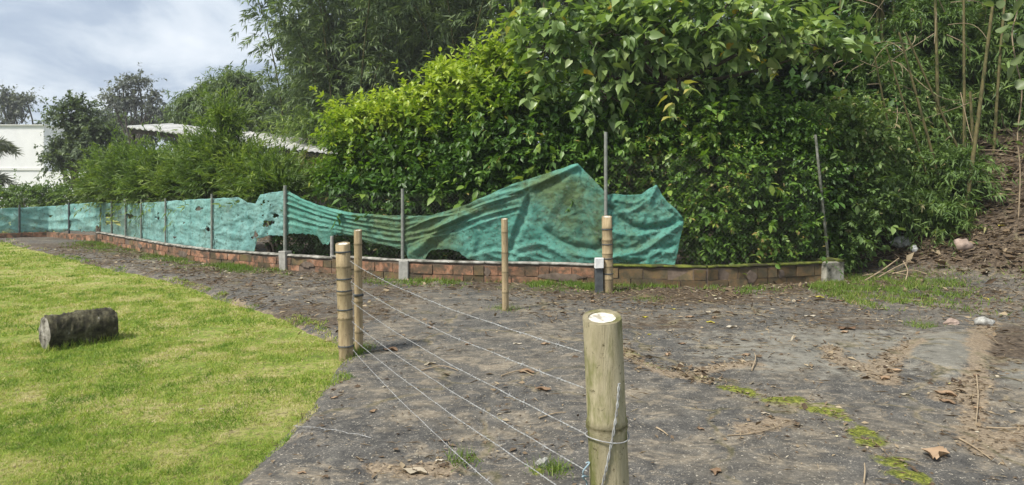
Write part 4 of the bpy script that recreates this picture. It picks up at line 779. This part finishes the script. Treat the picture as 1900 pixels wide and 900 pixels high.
# ------------------------------------------------------------------ vegetation
def limb(mb, p0, p1, r0, r1, bend=.15, n=9):
    p0 = np.asarray(p0, float); p1 = np.asarray(p1, float); t = np.linspace(0, 1, n)[:, None]; b = rng.normal(0, bend, 3)*np.linalg.norm(p1-p0)*.4
    P = p0+(p1-p0)*t+b*np.sin(np.pi*t); return addtube(mb, P, np.linspace(r0, r1, n), 7)
def tree(name, label, cat, base, blobs, mat, tmpl, n, Ls, nl, Ln, Wd, trunk=.12, inner=.35, group=None, stems=1, zmin=None, partname='crown', mixin=False, **kw):
    base = np.asarray(base, float); t_ = thing(name, base, label, cat, group); tk = MB(); vol = np.array([b[1][0]*b[1][1]+b[1][0]*b[1][2] for b in blobs]); cr_ = MB()
    hub = base+(np.mean([b[0] for b in blobs], 0)-base)*[.5, .5, .35]
    for s in range(stems): limb(tk, base+A(*rng.normal(0, .10*(stems > 1), 2), -.12), hub+A(*rng.normal(0, .12*(stems > 1), 3)), trunk, trunk*.7)
    for bi, ((c, rd), v) in enumerate(zip([b[:2] for b in blobs], vol)):
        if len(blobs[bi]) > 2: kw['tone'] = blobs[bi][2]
        limb(tk, hub, c, trunk*.6, trunk*.22, .2)
        for k in range(4): limb(tk, hub*.35+np.asarray(c)*.65, np.asarray(c)+rdir(1)[0]*np.asarray(rd)*.85, trunk*.25, trunk*.06, .25)
        blob_sprays(cr_, tmpl, c, rd, max(6, int(n*v/vol.sum())), Ls, nl, Ln, Wd, inner=inner, zmin=zmin, **kw)
        if mixin: blob_sprays(cr_, OVAL, c, rd, max(4, int(n*v/vol.sum()*.10)), Ls*1.3, 9, Ln*1.75, Wd*1.7, inner=.6, zmin=zmin, **{**kw, 'tone': (.3, 1)})
    tk.build('trunk', M['bark'], t_); cr_.build(partname, mat, t_); return t_
def bl(x, y, d, rx, ry=None, rd=None, tone=None):
    """ellipsoid seen at pixel x,y, depth d, pixel radii rx, ry"""
    s = d/F; ry = ry or rx; b = (at(x, y, d), A(rx*s, (rd if rd else rx*s*.8), ry*s)); return b+(tone,) if tone else b
def gbase(x, d): p = at(x, 350, d); p[2] = max(0, float(bank(p[0], p[1])))-.03; return p

# bamboo clumps with arching plumed culms
def bamboo_clump(label, cx, d, nc, hgt, spread, arch, mat, group, leaf=(.22, .035), nsp=26, nl=13, bias=(0, 0), t0=.22, rc=.05, dens=1.0, sep=0):
    base = gbase(cx, d); t_ = thing('bamboo_clump', base, label, 'bamboo', group); lf = MB()
    for k in range(nc):
        b = base+A(*rng.normal(0, spread*.35, 2), 0); b[2] = max(0., float(bank(b[0], b[1])))-.05; a = rng.uniform(0, 2*np.pi); h = hgt*rng.uniform(.62, 1.08); o = A(math.cos(a)+bias[0], math.sin(a)*.8+bias[1], 0)*arch*h*rng.uniform(.35, 1.1)
        t = np.linspace(0, 1, 16)[:, None]; P = b+o*t**2.2+UP*h*(t-.20*t**5*(np.linalg.norm(o)/h*2.2)); 
        mb = MB(); addtube(mb, P, np.linspace(rc, rc*.15, 16), 6, node=0); mb.build('culm', M['culm'], t_)
        u = rng.uniform(t0, 1, int(nsp*dens))**.8; Pi = np.stack([np.interp(u, t[:, 0], P[:, q]) for q in range(3)], -1); n = len(u); dd = rdir(n); dd[:, 2] = np.abs(dd[:, 2])*.6+.10; dd += norm(o[None])*.35*u[:, None]
        sprays(lf, LANCE, Pi, dd, (.35+.75*(1-u))*hgt*.12*rng.uniform(.7, 1.3, n)+.35, .35+.35*u, nl, leaf[0], leaf[1], ang=42, hang=.22, flat=.55, tonev=np.clip(.45+.25*rng.normal(size=n)+.25*(k/nc-.5), 0, 1))
    lf.build('foliage', mat, t_); return t_
gb = 'tall bamboo clumps behind the shed'
bamboo_clump('tall grey green bamboo clump arching over the shed roof', 690, 32, 38, 13.0, 4.6, .24, M['lf_plume'], None, (.34, .064), 135, 21, (-.18, -.1), .12)
bamboo_clump('dense tall bamboo clump behind the bright leafy bushes', 790, 29, 30, 14.0, 5.0, .30, M['lf_plume'], None, (.35, .066), 95, 20, (0, -.2), .14)
bamboo_clump('tall shaded bamboo clump behind the broad leaved tree', 960, 26, 30, 14.0, 5.0, .28, M['lf_plume'], None, (.32, .062), 90, 20, (0, -.2), .10)
bamboo_clump('tall bamboo behind the trunk of the broad leaved tree', 1180, 23, 26, 13.0, 5.0, .25, M['lf_thick'], 'bamboo behind the hedge', (.36, .075), 62, 18, (0, -.1), .06)
bamboo_clump('tall bamboo behind the mossy end of the hedge', 1420, 20, 26, 13.0, 5.0, .22, M['lf_thick'], 'bamboo behind the hedge', (.32, .065), 70, 18, (0, -.1), .06)
bamboo_clump('leafy bamboo thicket rising behind the hedge end', 1640, 17, 26, 12.0, 4.0, .20, M['lf_thick'], None, (.27, .05), 105, 19, (0, -.05), .05)
bamboo_clump('dense bamboo thicket at the top of the brown bank', 1860, 17.5, 26, 12.0, 4.0, .18, M['lf_thick'], None, (.29, .055), 70, 17, (0, 0), .08)
bamboo_clump('bamboo thicket crowning the far side of the bank', 2080, 16, 20, 11.0, 4.0, .18, M['lf_thick'], None, (.29, .055), 70, 17, (0, 0), .05)

# middle trees behind the shed roof
tree('feathery_tree', 'rounded feathery tree rising above the shed roof end', 'tree', gbase(400, 36), [bl(385, 185, 36, 48, 40), bl(440, 160, 36, 42, 42), bl(350, 205, 36, 22, 22)], M['lf_plume'], LANCE, 700, 1.1, 24, .32, .065, .2, droop=.7, hang=.45)
tree('feathery_tree', 'darker feathery tree between the shed and tall bamboo', 'tree', gbase(520, 38), [bl(500, 205, 38, 60, 48), bl(560, 215, 37, 60, 55), bl(610, 190, 38, 40, 50)], M['lf_plume'], LANCE, 900, 1.1, 24, .32, .065, .2, droop=.6, hang=.45, tone=(0, .8))
tree('shrub', 'low green shrub growing up the shed roof end', 'shrub', gbase(590, 27), [bl(570, 235, 27.5, 40, 22), bl(610, 240, 27, 30, 25)], M['lf_feather'], LANCE, 240, .8, 16, .22, .05, .08)
# far trees
tree('broad_tree', 'dense round tree with a short trunk before the white building', 'tree', gbase(137, 32), [bl(135, 212, 32, 36, 36), bl(118, 285, 32, 34, 30), bl(170, 262, 32, 42, 44), bl(208, 275, 33, 32, 34)], M['lf_far'], KITE, 900, .6, 20, .19, .095, .22, droop=.3)
tree('open_tree', 'tall open grey tree standing clear against the clouds', 'tree', gbase(245, 55), [bl(255, 150, 55, 22, 12), bl(205, 180, 55, 18, 10), bl(240, 190, 55, 30, 16), bl(285, 180, 55, 16, 15), bl(290, 205, 55, 20, 9), bl(228, 160, 55, 14, 9)], M['lf_grey'], KITE, 420, .9, 14, .25, .13, .22, inner=.2)
tree('open_tree', 'sparse grey tree above the white building roof', 'tree', gbase(25, 60), [bl(18, 190, 60, 20, 16), bl(48, 183, 60, 13, 10), bl(30, 210, 60, 18, 7), bl(8, 175, 60, 12, 8)], M['lf_grey'], KITE, 300, .9, 14, .25, .13, .2, inner=.2)
for x_, y_, rx, ry, d_, lab in ((250, 235, 50, 25, 60, 'round far tree below the open grey tree'), (330, 225, 38, 22, 62, 'round far tree left of the feathery tree'), (205, 225, 28, 16, 64, 'small far tree behind the dense round tree'), (70, 245, 60, 16, 75, 'low hazy tree line behind the white building'), (-40, 230, 60, 18, 75, 'hazy trees past the white building corner'), (420, 230, 60, 40, 60, 'far tree filling the gap behind the shed roof')):
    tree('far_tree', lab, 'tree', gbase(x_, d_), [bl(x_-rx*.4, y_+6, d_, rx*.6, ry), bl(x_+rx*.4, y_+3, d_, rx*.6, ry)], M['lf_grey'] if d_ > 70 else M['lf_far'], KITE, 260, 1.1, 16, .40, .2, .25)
# palms at the left edge
def palm(label, x, d, ytop, nf, fl_, group=None):
    b = gbase(x, d); top = at(x, ytop, d); t_ = thing('palm', b, label, 'palm', group); mb = MB(); addtube(mb, [b, (b+top)/2+A(.1, 0, 0), top], [.14, .11, .09], 8); mb.build('trunk', M['bark'], t_); lf = MB()
    for k in range(nf):
        a = rng.uniform(0, 2*np.pi); e_ = rng.uniform(.1, 1.2); sprays(lf, LANCE, top[None], A([math.cos(a), math.sin(a), e_]), A(fl_)*rng.uniform(.8, 1.2), .55, 60, .42, .045, ang=50, hang=.25, flat=.6)
    lf.build('fronds', M['lf_grey'], t_)
palm('grey leaved palm before the white building', -22, 33, 272, 26, 1.1); palm('low palm under the taller palm at the far fence', -16, 28, 338, 24, .9)
# low hedge behind far net
for k, x_ in enumerate((-60, -5, 45, 90, 135, 175)):
    tree('hedge_shrub', 'low trimmed green hedge shrub behind the turquoise net', 'shrub', gbase(x_, 25), [bl(x_, 366+rng.normal(0, 3), 25, 34, 22, .9)], M['lf_feather'], KITE, 150, .35, 16, .13, .06, .05, group='low hedge behind the far net', tone=(0, .75))
# feathery hedge above the pale net
for k, (x_, yt, d_, rx) in enumerate(((190, 298, 19.5, 32), (235, 278, 18.6, 38), (285, 284, 17.6, 40), (335, 286, 16.8, 40), (382, 262, 16.0, 32), (422, 198, 15.6, 32), (462, 285, 15.2, 34), (500, 306, 14.7, 34), (528, 320, 14.4, 24))):
    yb = 388; cy = (yt+yb)/2; nn_ = 520
    lab = ['short feathery bush at the net corner', 'feathery bush second from the net corner', 'rounded feathery bush before the shed post', 'leaning feathery bush below the roof edge', 'broad feathery bush hiding the roof', 'tallest feathery bush standing over the hedge', 'upright feathery bush next to the tallest one', 'drooping feathery bush spilling over the net top', 'small feathery bush at the hedge end by the metal post'][k]
    tree('feathery_shrub', lab, 'shrub', gbase(x_, d_), [bl(x_, cy+18, d_, rx, (yb-yt)*.42, .8), bl(x_+rng.normal(0, 8), yt+34, d_, rx*.62, 30, .5)], M['lf_feather'], LANCE, nn_, .62, 24, .150, .027, .05, stems=4, droop=.18, upb=1.1, ang=36, hang=.02, flat=.6, group='feathery hedge bushes along the pale net')
# pale yellowish bush between hedge and bright bushes
tree('yellow_shrub', 'sparse yellowish shrub between feathery hedge and bright bushes', 'shrub', gbase(575, 15.5), [bl(560, 335, 15.5, 32, 36, .5), bl(595, 345, 15.3, 26, 32, .5)], M['lf_yellow'], LANCE, 220, .5, 18, .14, .03, .04, stems=3, upb=.6)
# bright bushes
LIT_T, MT, SHADE_T = (.55, 1.0), (.25, .85), (0, .5)  # tones for young tops, middle, foot; light above and shade below painted in
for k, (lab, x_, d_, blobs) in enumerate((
    ('leafy bush with drooping bright leaves beside the shed roof end', 660, 13.9, [bl(650, 235, 13.9, 42, 30, .6, LIT_T), bl(665, 275, 13.9, 60, 48, .7, MT), bl(650, 340, 13.7, 50, 45, .7, SHADE_T), bl(705, 228, 14.0, 45, 36, .6, LIT_T)]),
    ('bright yellow green bush with upright shoots in the middle', 790, 13.6, [bl(760, 215, 13.7, 52, 40, .7, LIT_T), bl(812, 172, 13.6, 40, 42, .6, LIT_T), bl(850, 170, 13.6, 38, 38, .6, LIT_T), bl(800, 245, 13.5, 70, 50, .7, MT), bl(760, 310, 13.3, 70, 60, .7, SHADE_T)]),
    ('bright leafy bush reaching highest beside the broad leaved tree', 920, 13.2, [bl(895, 150, 13.3, 48, 42, .7, LIT_T), bl(945, 118, 13.2, 42, 38, .7, LIT_T), bl(905, 205, 13.1, 70, 45, .8, MT), bl(890, 280, 13.0, 75, 60, .8, SHADE_T), bl(975, 190, 12.9, 60, 55, .8, MT)]))):
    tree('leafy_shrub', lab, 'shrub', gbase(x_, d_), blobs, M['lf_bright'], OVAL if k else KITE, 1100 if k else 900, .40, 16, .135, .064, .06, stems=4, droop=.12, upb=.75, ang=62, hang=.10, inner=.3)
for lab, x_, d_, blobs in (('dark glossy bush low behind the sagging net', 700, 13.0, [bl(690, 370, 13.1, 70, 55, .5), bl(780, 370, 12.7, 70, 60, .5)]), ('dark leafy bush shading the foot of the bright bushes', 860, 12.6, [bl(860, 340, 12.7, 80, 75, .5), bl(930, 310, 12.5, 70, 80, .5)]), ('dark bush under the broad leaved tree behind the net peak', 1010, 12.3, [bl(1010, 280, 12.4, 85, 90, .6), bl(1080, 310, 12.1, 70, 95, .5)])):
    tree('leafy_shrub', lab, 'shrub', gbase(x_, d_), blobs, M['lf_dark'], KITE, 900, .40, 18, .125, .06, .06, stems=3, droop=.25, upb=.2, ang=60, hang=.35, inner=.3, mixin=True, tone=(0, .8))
for k, x_ in enumerate((510, 575, 640, 705, 770, 830)):
    q = wall_at(x_, .75); tree('undergrowth_plant', 'dark low weeds in the gap below the sagging net', 'plant', A(q[0], q[1], -.05), [(A(q[0], q[1], .45), A(.5, .3, .45))], M['lf_dark'], KITE, 170, .3, 14, .10, .05, .02, stems=3, group='weeds under the sagging net', tone=(0, .5), zmin=.1)
# hedge right
for k, (lab, x_, d_, blobs) in enumerate((
    ('dark small leaved hedge directly behind the tall metal post', 1180, 11.9, [bl(1160, 320, 12.0, 80, 90, .5), bl(1200, 400, 11.8, 70, 90, .4), bl(1180, 240, 12.2, 90, 70, .6)]),
    ('dark vine covered hedge pressing through the chain link', 1320, 11.7, [bl(1310, 420, 11.25, 75, 75, .35), bl(1330, 330, 11.5, 85, 80, .45), bl(1290, 250, 11.9, 95, 70, .6)]),
    ('dark hedge bulk above the mossy end of the wall', 1450, 11.8, [bl(1430, 430, 11.45, 75, 62, .35), bl(1460, 340, 11.7, 85, 85, .45), bl(1430, 250, 12.0, 95, 70, .6)]),
    ('tangled hedge corner behind the leaning metal post', 1560, 12.4, [bl(1550, 440, 12.1, 65, 55, .4), bl(1570, 360, 12.3, 80, 80, .5), bl(1560, 260, 12.6, 95, 80, .6)]))):
    tree('hedge', lab, 'hedge', gbase(x_, d_), blobs, M['lf_dark'] if k < 3 else M['lf_thick'], KITE, 1500, .34, 20, .085, .046, .05, stems=4, droop=.3, upb=.1, ang=60, hang=.25, inner=.35, group=None, mixin=True)
# ferny undergrowth on the bank
for k, (x_, y_, d_, rx, ry) in enumerate(((1640, 375, 12.9, 55, 48), (1700, 330, 13.4, 70, 60), (1640, 300, 13.4, 70, 60), (1765, 320, 12.9, 50, 45), (1735, 392, 12.6, 42, 26), (1600, 250, 13.6, 80, 70), (1690, 240, 14.2, 70, 60), (1880, 215, 14.8, 50, 35), (1880, 130, 15.3, 60, 70), (1770, 430, 12.5, 26, 14), (1760, 230, 14.2, 45, 50), (1840, 180, 14.8, 50, 55), (1690, 150, 14.6, 70, 55), (1790, 90, 14.8, 55, 60), (1620, 160, 14.3, 60, 55), (1840, 40, 15.0, 55, 55), (1720, 40, 14.8, 60, 50), (1880, 300, 14.2, 28, 20))):
    b = gbase(x_, d_); tree('undergrowth_plant', ['long leaved plant over the heap of dry stalks', 'long leaved plant filling the hollow above the rubble', 'long leaved plant pressed against the hedge corner', 'leafy plant at the foot of the bare stems', 'low plant beside the grey mossy boulder', 'tall plant rising over the hedge corner', 'plant with long leaves under the leaning stems', 'plant at the top of the brown bank by the round leaf vine', 'tall leafy plant behind the round leaf vine', 'small plant spreading over the pink stone', 'plant screening the middle of the bare stems', 'plant between the leaning stem and the vine', 'leafy plant among the thin dry branches', 'plant hiding the upper part of the stems', 'leafy plant next to the end of the broad leaved branches', 'high foliage plant behind the top of the vine', 'high foliage plant among the upright stems', 'small plant on the bare soil below the vine'][k], 'plant', b, [bl(x_, y_, d_, rx, ry, .5)], M['lf_thick'], LANCE, 330 if rx > 45 else 150, .5, 20, .15, .03, .03, stems=3, droop=.4, upb=.4, hang=.3, group='undergrowth plants on the bank')
# visible stems on the bank
sb = thing('bamboo_clump', gbase(1790, 13.6), 'cluster of bare yellow brown stems standing on the bank', 'bamboo')
for k, (x0, y0, x1, y1, d_, r_) in enumerate(((1800, 330, 1842, 10, 13.3, .055), (1790, 330, 1788, -40, 14.2, .045), (1810, 330, 1800, 170, 13.9, .05), (1740, 300, 1734, -40, 14.8, .055), (1720, 250, 1668, 60, 13.6, .04), (1690, 230, 1645, 90, 13.7, .03), (1645, 215, 1622, 100, 13.7, .03), (1740, 190, 1680, 60, 13.5, .035), (1842, 320, 1868, -40, 14.9, .045))):
    d_ -= .9; p0 = at(x0, y0, d_); p1 = at(x1, y1, d_-.2); gz = float(bank(p0[0], p0[1])); dv = (p1-p0); p00 = p0 if p0[2] < gz else p0-dv*min(1.5, (p0[2]-gz)/max(dv[2], .2))
    t = np.linspace(0, 1, 13); P = p00+(p1-p00)*t[:, None]+A(.06, .05, 0)*np.sin(np.pi*t)[:, None]*rng.normal(0, 1)
    zs = []; rs = []; nd = []; mb = MB(); tt_ = np.linspace(0, 1, 60); Pn = np.stack([np.interp(tt_, t, P[:, q]) for q in range(3)], -1); isn = (np.arange(60) % 6 == 0); addtube(mb, Pn, .72*r_*(1-.35*tt_)*(1+.06*isn), 9)
    mb.at = {'node': [(0, np.concatenate([np.repeat(isn*1.0, 9), np.zeros(20)]))]}; mb.build('culm', M['stem'], sb)
# dry hanging branches and thin bare twigs in the thicket
lf = MB(); tw = thing('dry_branches', at(1660, 60, 13.4)*[1, 1, 0]+A(0, 0, 1.0), 'tangle of thin dry leafless branches in the thicket', 'branches'); 
for k in range(34):
    x0, y0 = rng.uniform(1560, 1860), rng.uniform(-20, 330); a = rng.uniform(-1.2, 1.2); l_ = rng.uniform(60, 170); d_ = rng.uniform(12.9, 14); p0 = at(x0, y0, d_); p1 = at(x0+l_*math.sin(a), y0+l_*math.cos(a)*rng.uniform(.4, 1), d_+rng.normal(0, .4)); limb(lf, p0, p1, .008, .003, .4)
lf.build('branch', M['twig'], tw)['kind'] = 'stuff'

tree('tall_shrub', 'tall dark shrub behind the trunk of the broad leaved tree', 'shrub', gbase(1200, 15.5), [bl(1150, 120, 15.5, 120, 110, 1.0), bl(1290, 130, 15.2, 110, 100, 1.0)], M['lf_dark'], KITE, 520, .6, 17, .21, .11, .08, stems=3, tone=(0, .6))
tree('tall_shrub', 'tall dark shrub behind the right limbs of the broad leaved tree', 'shrub', gbase(1440, 15.0), [bl(1410, 130, 15.0, 110, 100, 1.0), bl(1520, 140, 14.8, 100, 95, 1.0)], M['lf_dark'], KITE, 480, .6, 17, .21, .11, .08, stems=3, tone=(0, .6))
# broad leaved tree overhanging the hedge: the largest leaves are single parts
bt = thing('broad_leaved_tree', gbase(1230, 12.6), 'broad leaved tree with large drooping pale leaves overhanging the hedge', 'tree')
tk = MB(); b0 = gbase(1230, 12.6); hub = at(1235, 160, 12.6); limb(tk, b0-A(0, 0, .1), hub, .11, .08, .1)
blobsL = [bl(1010, 90, 11.9, 60, 62, .5), bl(1090, 70, 11.7, 90, 80, .6), bl(1200, 70, 11.6, 100, 90, .6), bl(1320, 50, 11.5, 110, 80, .6), bl(1430, 60, 11.5, 100, 70, .6), bl(1530, 90, 11.4, 70, 36, .4), bl(1170, -60, 12.2, 130, 80, .9), bl(1400, -70, 12.2, 150, 80, .9), bl(1040, -20, 12.4, 90, 60, .7), bl(1130, 180, 11.7, 80, 50, .4), bl(1260, 150, 11.5, 60, 30, .4)]
big = MB(); tips = []
for c, rd in blobsL:
    limb(tk, hub, c, .05, .015, .2)
    for k in range(7): limb(tk, c, c+rdir(1)[0]*rd*.9, .014, .005, .3)
    blob_sprays(big, HEART, c, rd, int(34*rd[0]*rd[2]/.5), .55, 10, .19, .125, inner=.3, droop=.25, upb=.35, ang=65, hang=.30, flat=.40, tone=(.25, .97))
tk.build('trunk', M['bark'], bt); big.build('foliage', M['lf_broad'], bt)['kind'] = 'stuff'
variants = []
for k in range(5):
    mb = MB(); put_leaves(mb, HEART, A([0, 0, 0]), A([1, 0, 0]), A([0, 0, 1]), 1.0, .68, A(.60+.08*k)); variants.append(mb)
vmesh = []
for k, mb in enumerate(variants): me = mb.mesh('leaf', (0, 0, 0)); me.materials.append(M['lf_broad']); vmesh.append(me)
mb = MB(); put_leaves(mb, HEART, A([0, 0, 0]), A([1, 0, 0]), A([0, 0, 1]), 1.0, .68, A(1.0)); yme = mb.mesh('leaf', (0, 0, 0)); yme.materials.append(M['lf_broad'])
bo = parent_loc(bt); cnt = 0
for k in range(270):
    c, rd = blobsL[int(rng.choice(6, p=[.13, .2, .2, .2, .17, .1]))]; d = rdir(1)[0]; d[1] = -abs(d[1])*.9; p = c+d*rd*rng.uniform(.75, 1.12)
    o = bpy.data.objects.new('leaf', yme if k % 34 == 5 else vmesh[k % 5]); COL.objects.link(o); o.parent = bt; o.location = tuple(p-bo); s = rng.uniform(.17, .27); o.scale = (s, s, s)
    o.rotation_euler = (rng.normal(0, .4), rng.uniform(.05, .85), math.atan2(d[1]*.6+rng.normal(0, .5), d[0]+rng.normal(0, .6)))
# round leaved vine hanging at the right edge
rv = thing('round_leaf_vine', at(1872, 160, 11.9)*[1, 1, 0]+A(0, 0, float(bank(*at(1872, 160, 11.9)[:2]))), 'climbing vine with pale round leaves on the right of the thicket', 'vine')
P = smooth_poly([at(x_, y_, 11.9) for x_, y_ in ((1885, 480), (1893, 330), (1888, 250), (1896, 170), (1884, 110), (1878, 60), (1888, 10), (1870, -40), (1860, -110))], 6); gz = float(bank(P[0][0], P[0][1])); P[0][2] = min(P[0][2], gz-.05)
mb = MB(); addtube(mb, P, .011, 6); mb.build('stem', M['twig'], rv)
mb = MB(); put_leaves(mb, ROUND, A([0, 0, 0]), A([1, 0, 0]), A([0, 0, 1]), 1.0, .95, A(.6)); rme = mb.mesh('leaf', (0, 0, 0)); rme.materials.append(M['lf_round']); ro = parent_loc(rv)
for x_, y_, s_ in ((1862, 58, 26), (1880, 62, 28), (1874, 84, 26), (1893, 42, 30), (1876, 122, 32), (1893, 118, 34), (1890, 148, 30), (1858, 4, 24), (1848, 2, 20), (1900, 78, 28), (1898, 150, 26), (1868, 30, 18), (1905, 20, 30), (1892, 232, 22), (1898, 262, 20), (1880, -10, 26)):
    p = at(x_, y_, 11.85+rng.normal(0, .08)); o = bpy.data.objects.new('leaf', rme); COL.objects.link(o); o.parent = rv; s = s_*11.9/F*rng.uniform(.7, 1.1); o.scale = (s, s*rng.uniform(.8, 1), s*3); o.location = tuple(p-ro-A(s*.5, 0, 0)); o.rotation_euler = (R(50)+rng.normal(0, .5), rng.normal(0, .5), rng.normal(0, .9))

# ------------------------------------------------------------------ humid air
hz = MB(); box(hz, (0, 50, 9.4), (316, 216, 21)); hm = bpy.data.materials.new('haze'); hm.use_nodes = True; nt = hm.node_tree; nt.nodes.clear(); out = nt.nodes.new('ShaderNodeOutputMaterial')
pv = nt.nodes.new('ShaderNodeVolumePrincipled'); pv.inputs['Color'].default_value = (.93, .96, 1, 1); pv.inputs['Density'].default_value = .0010; pv.inputs['Anisotropy'].default_value = .2; nt.links.new(pv.outputs[0], out.inputs['Volume'])
tag(hz.build('haze', hm, smooth=False), 'thin pale humid haze filling the air', 'haze', kind='stuff')
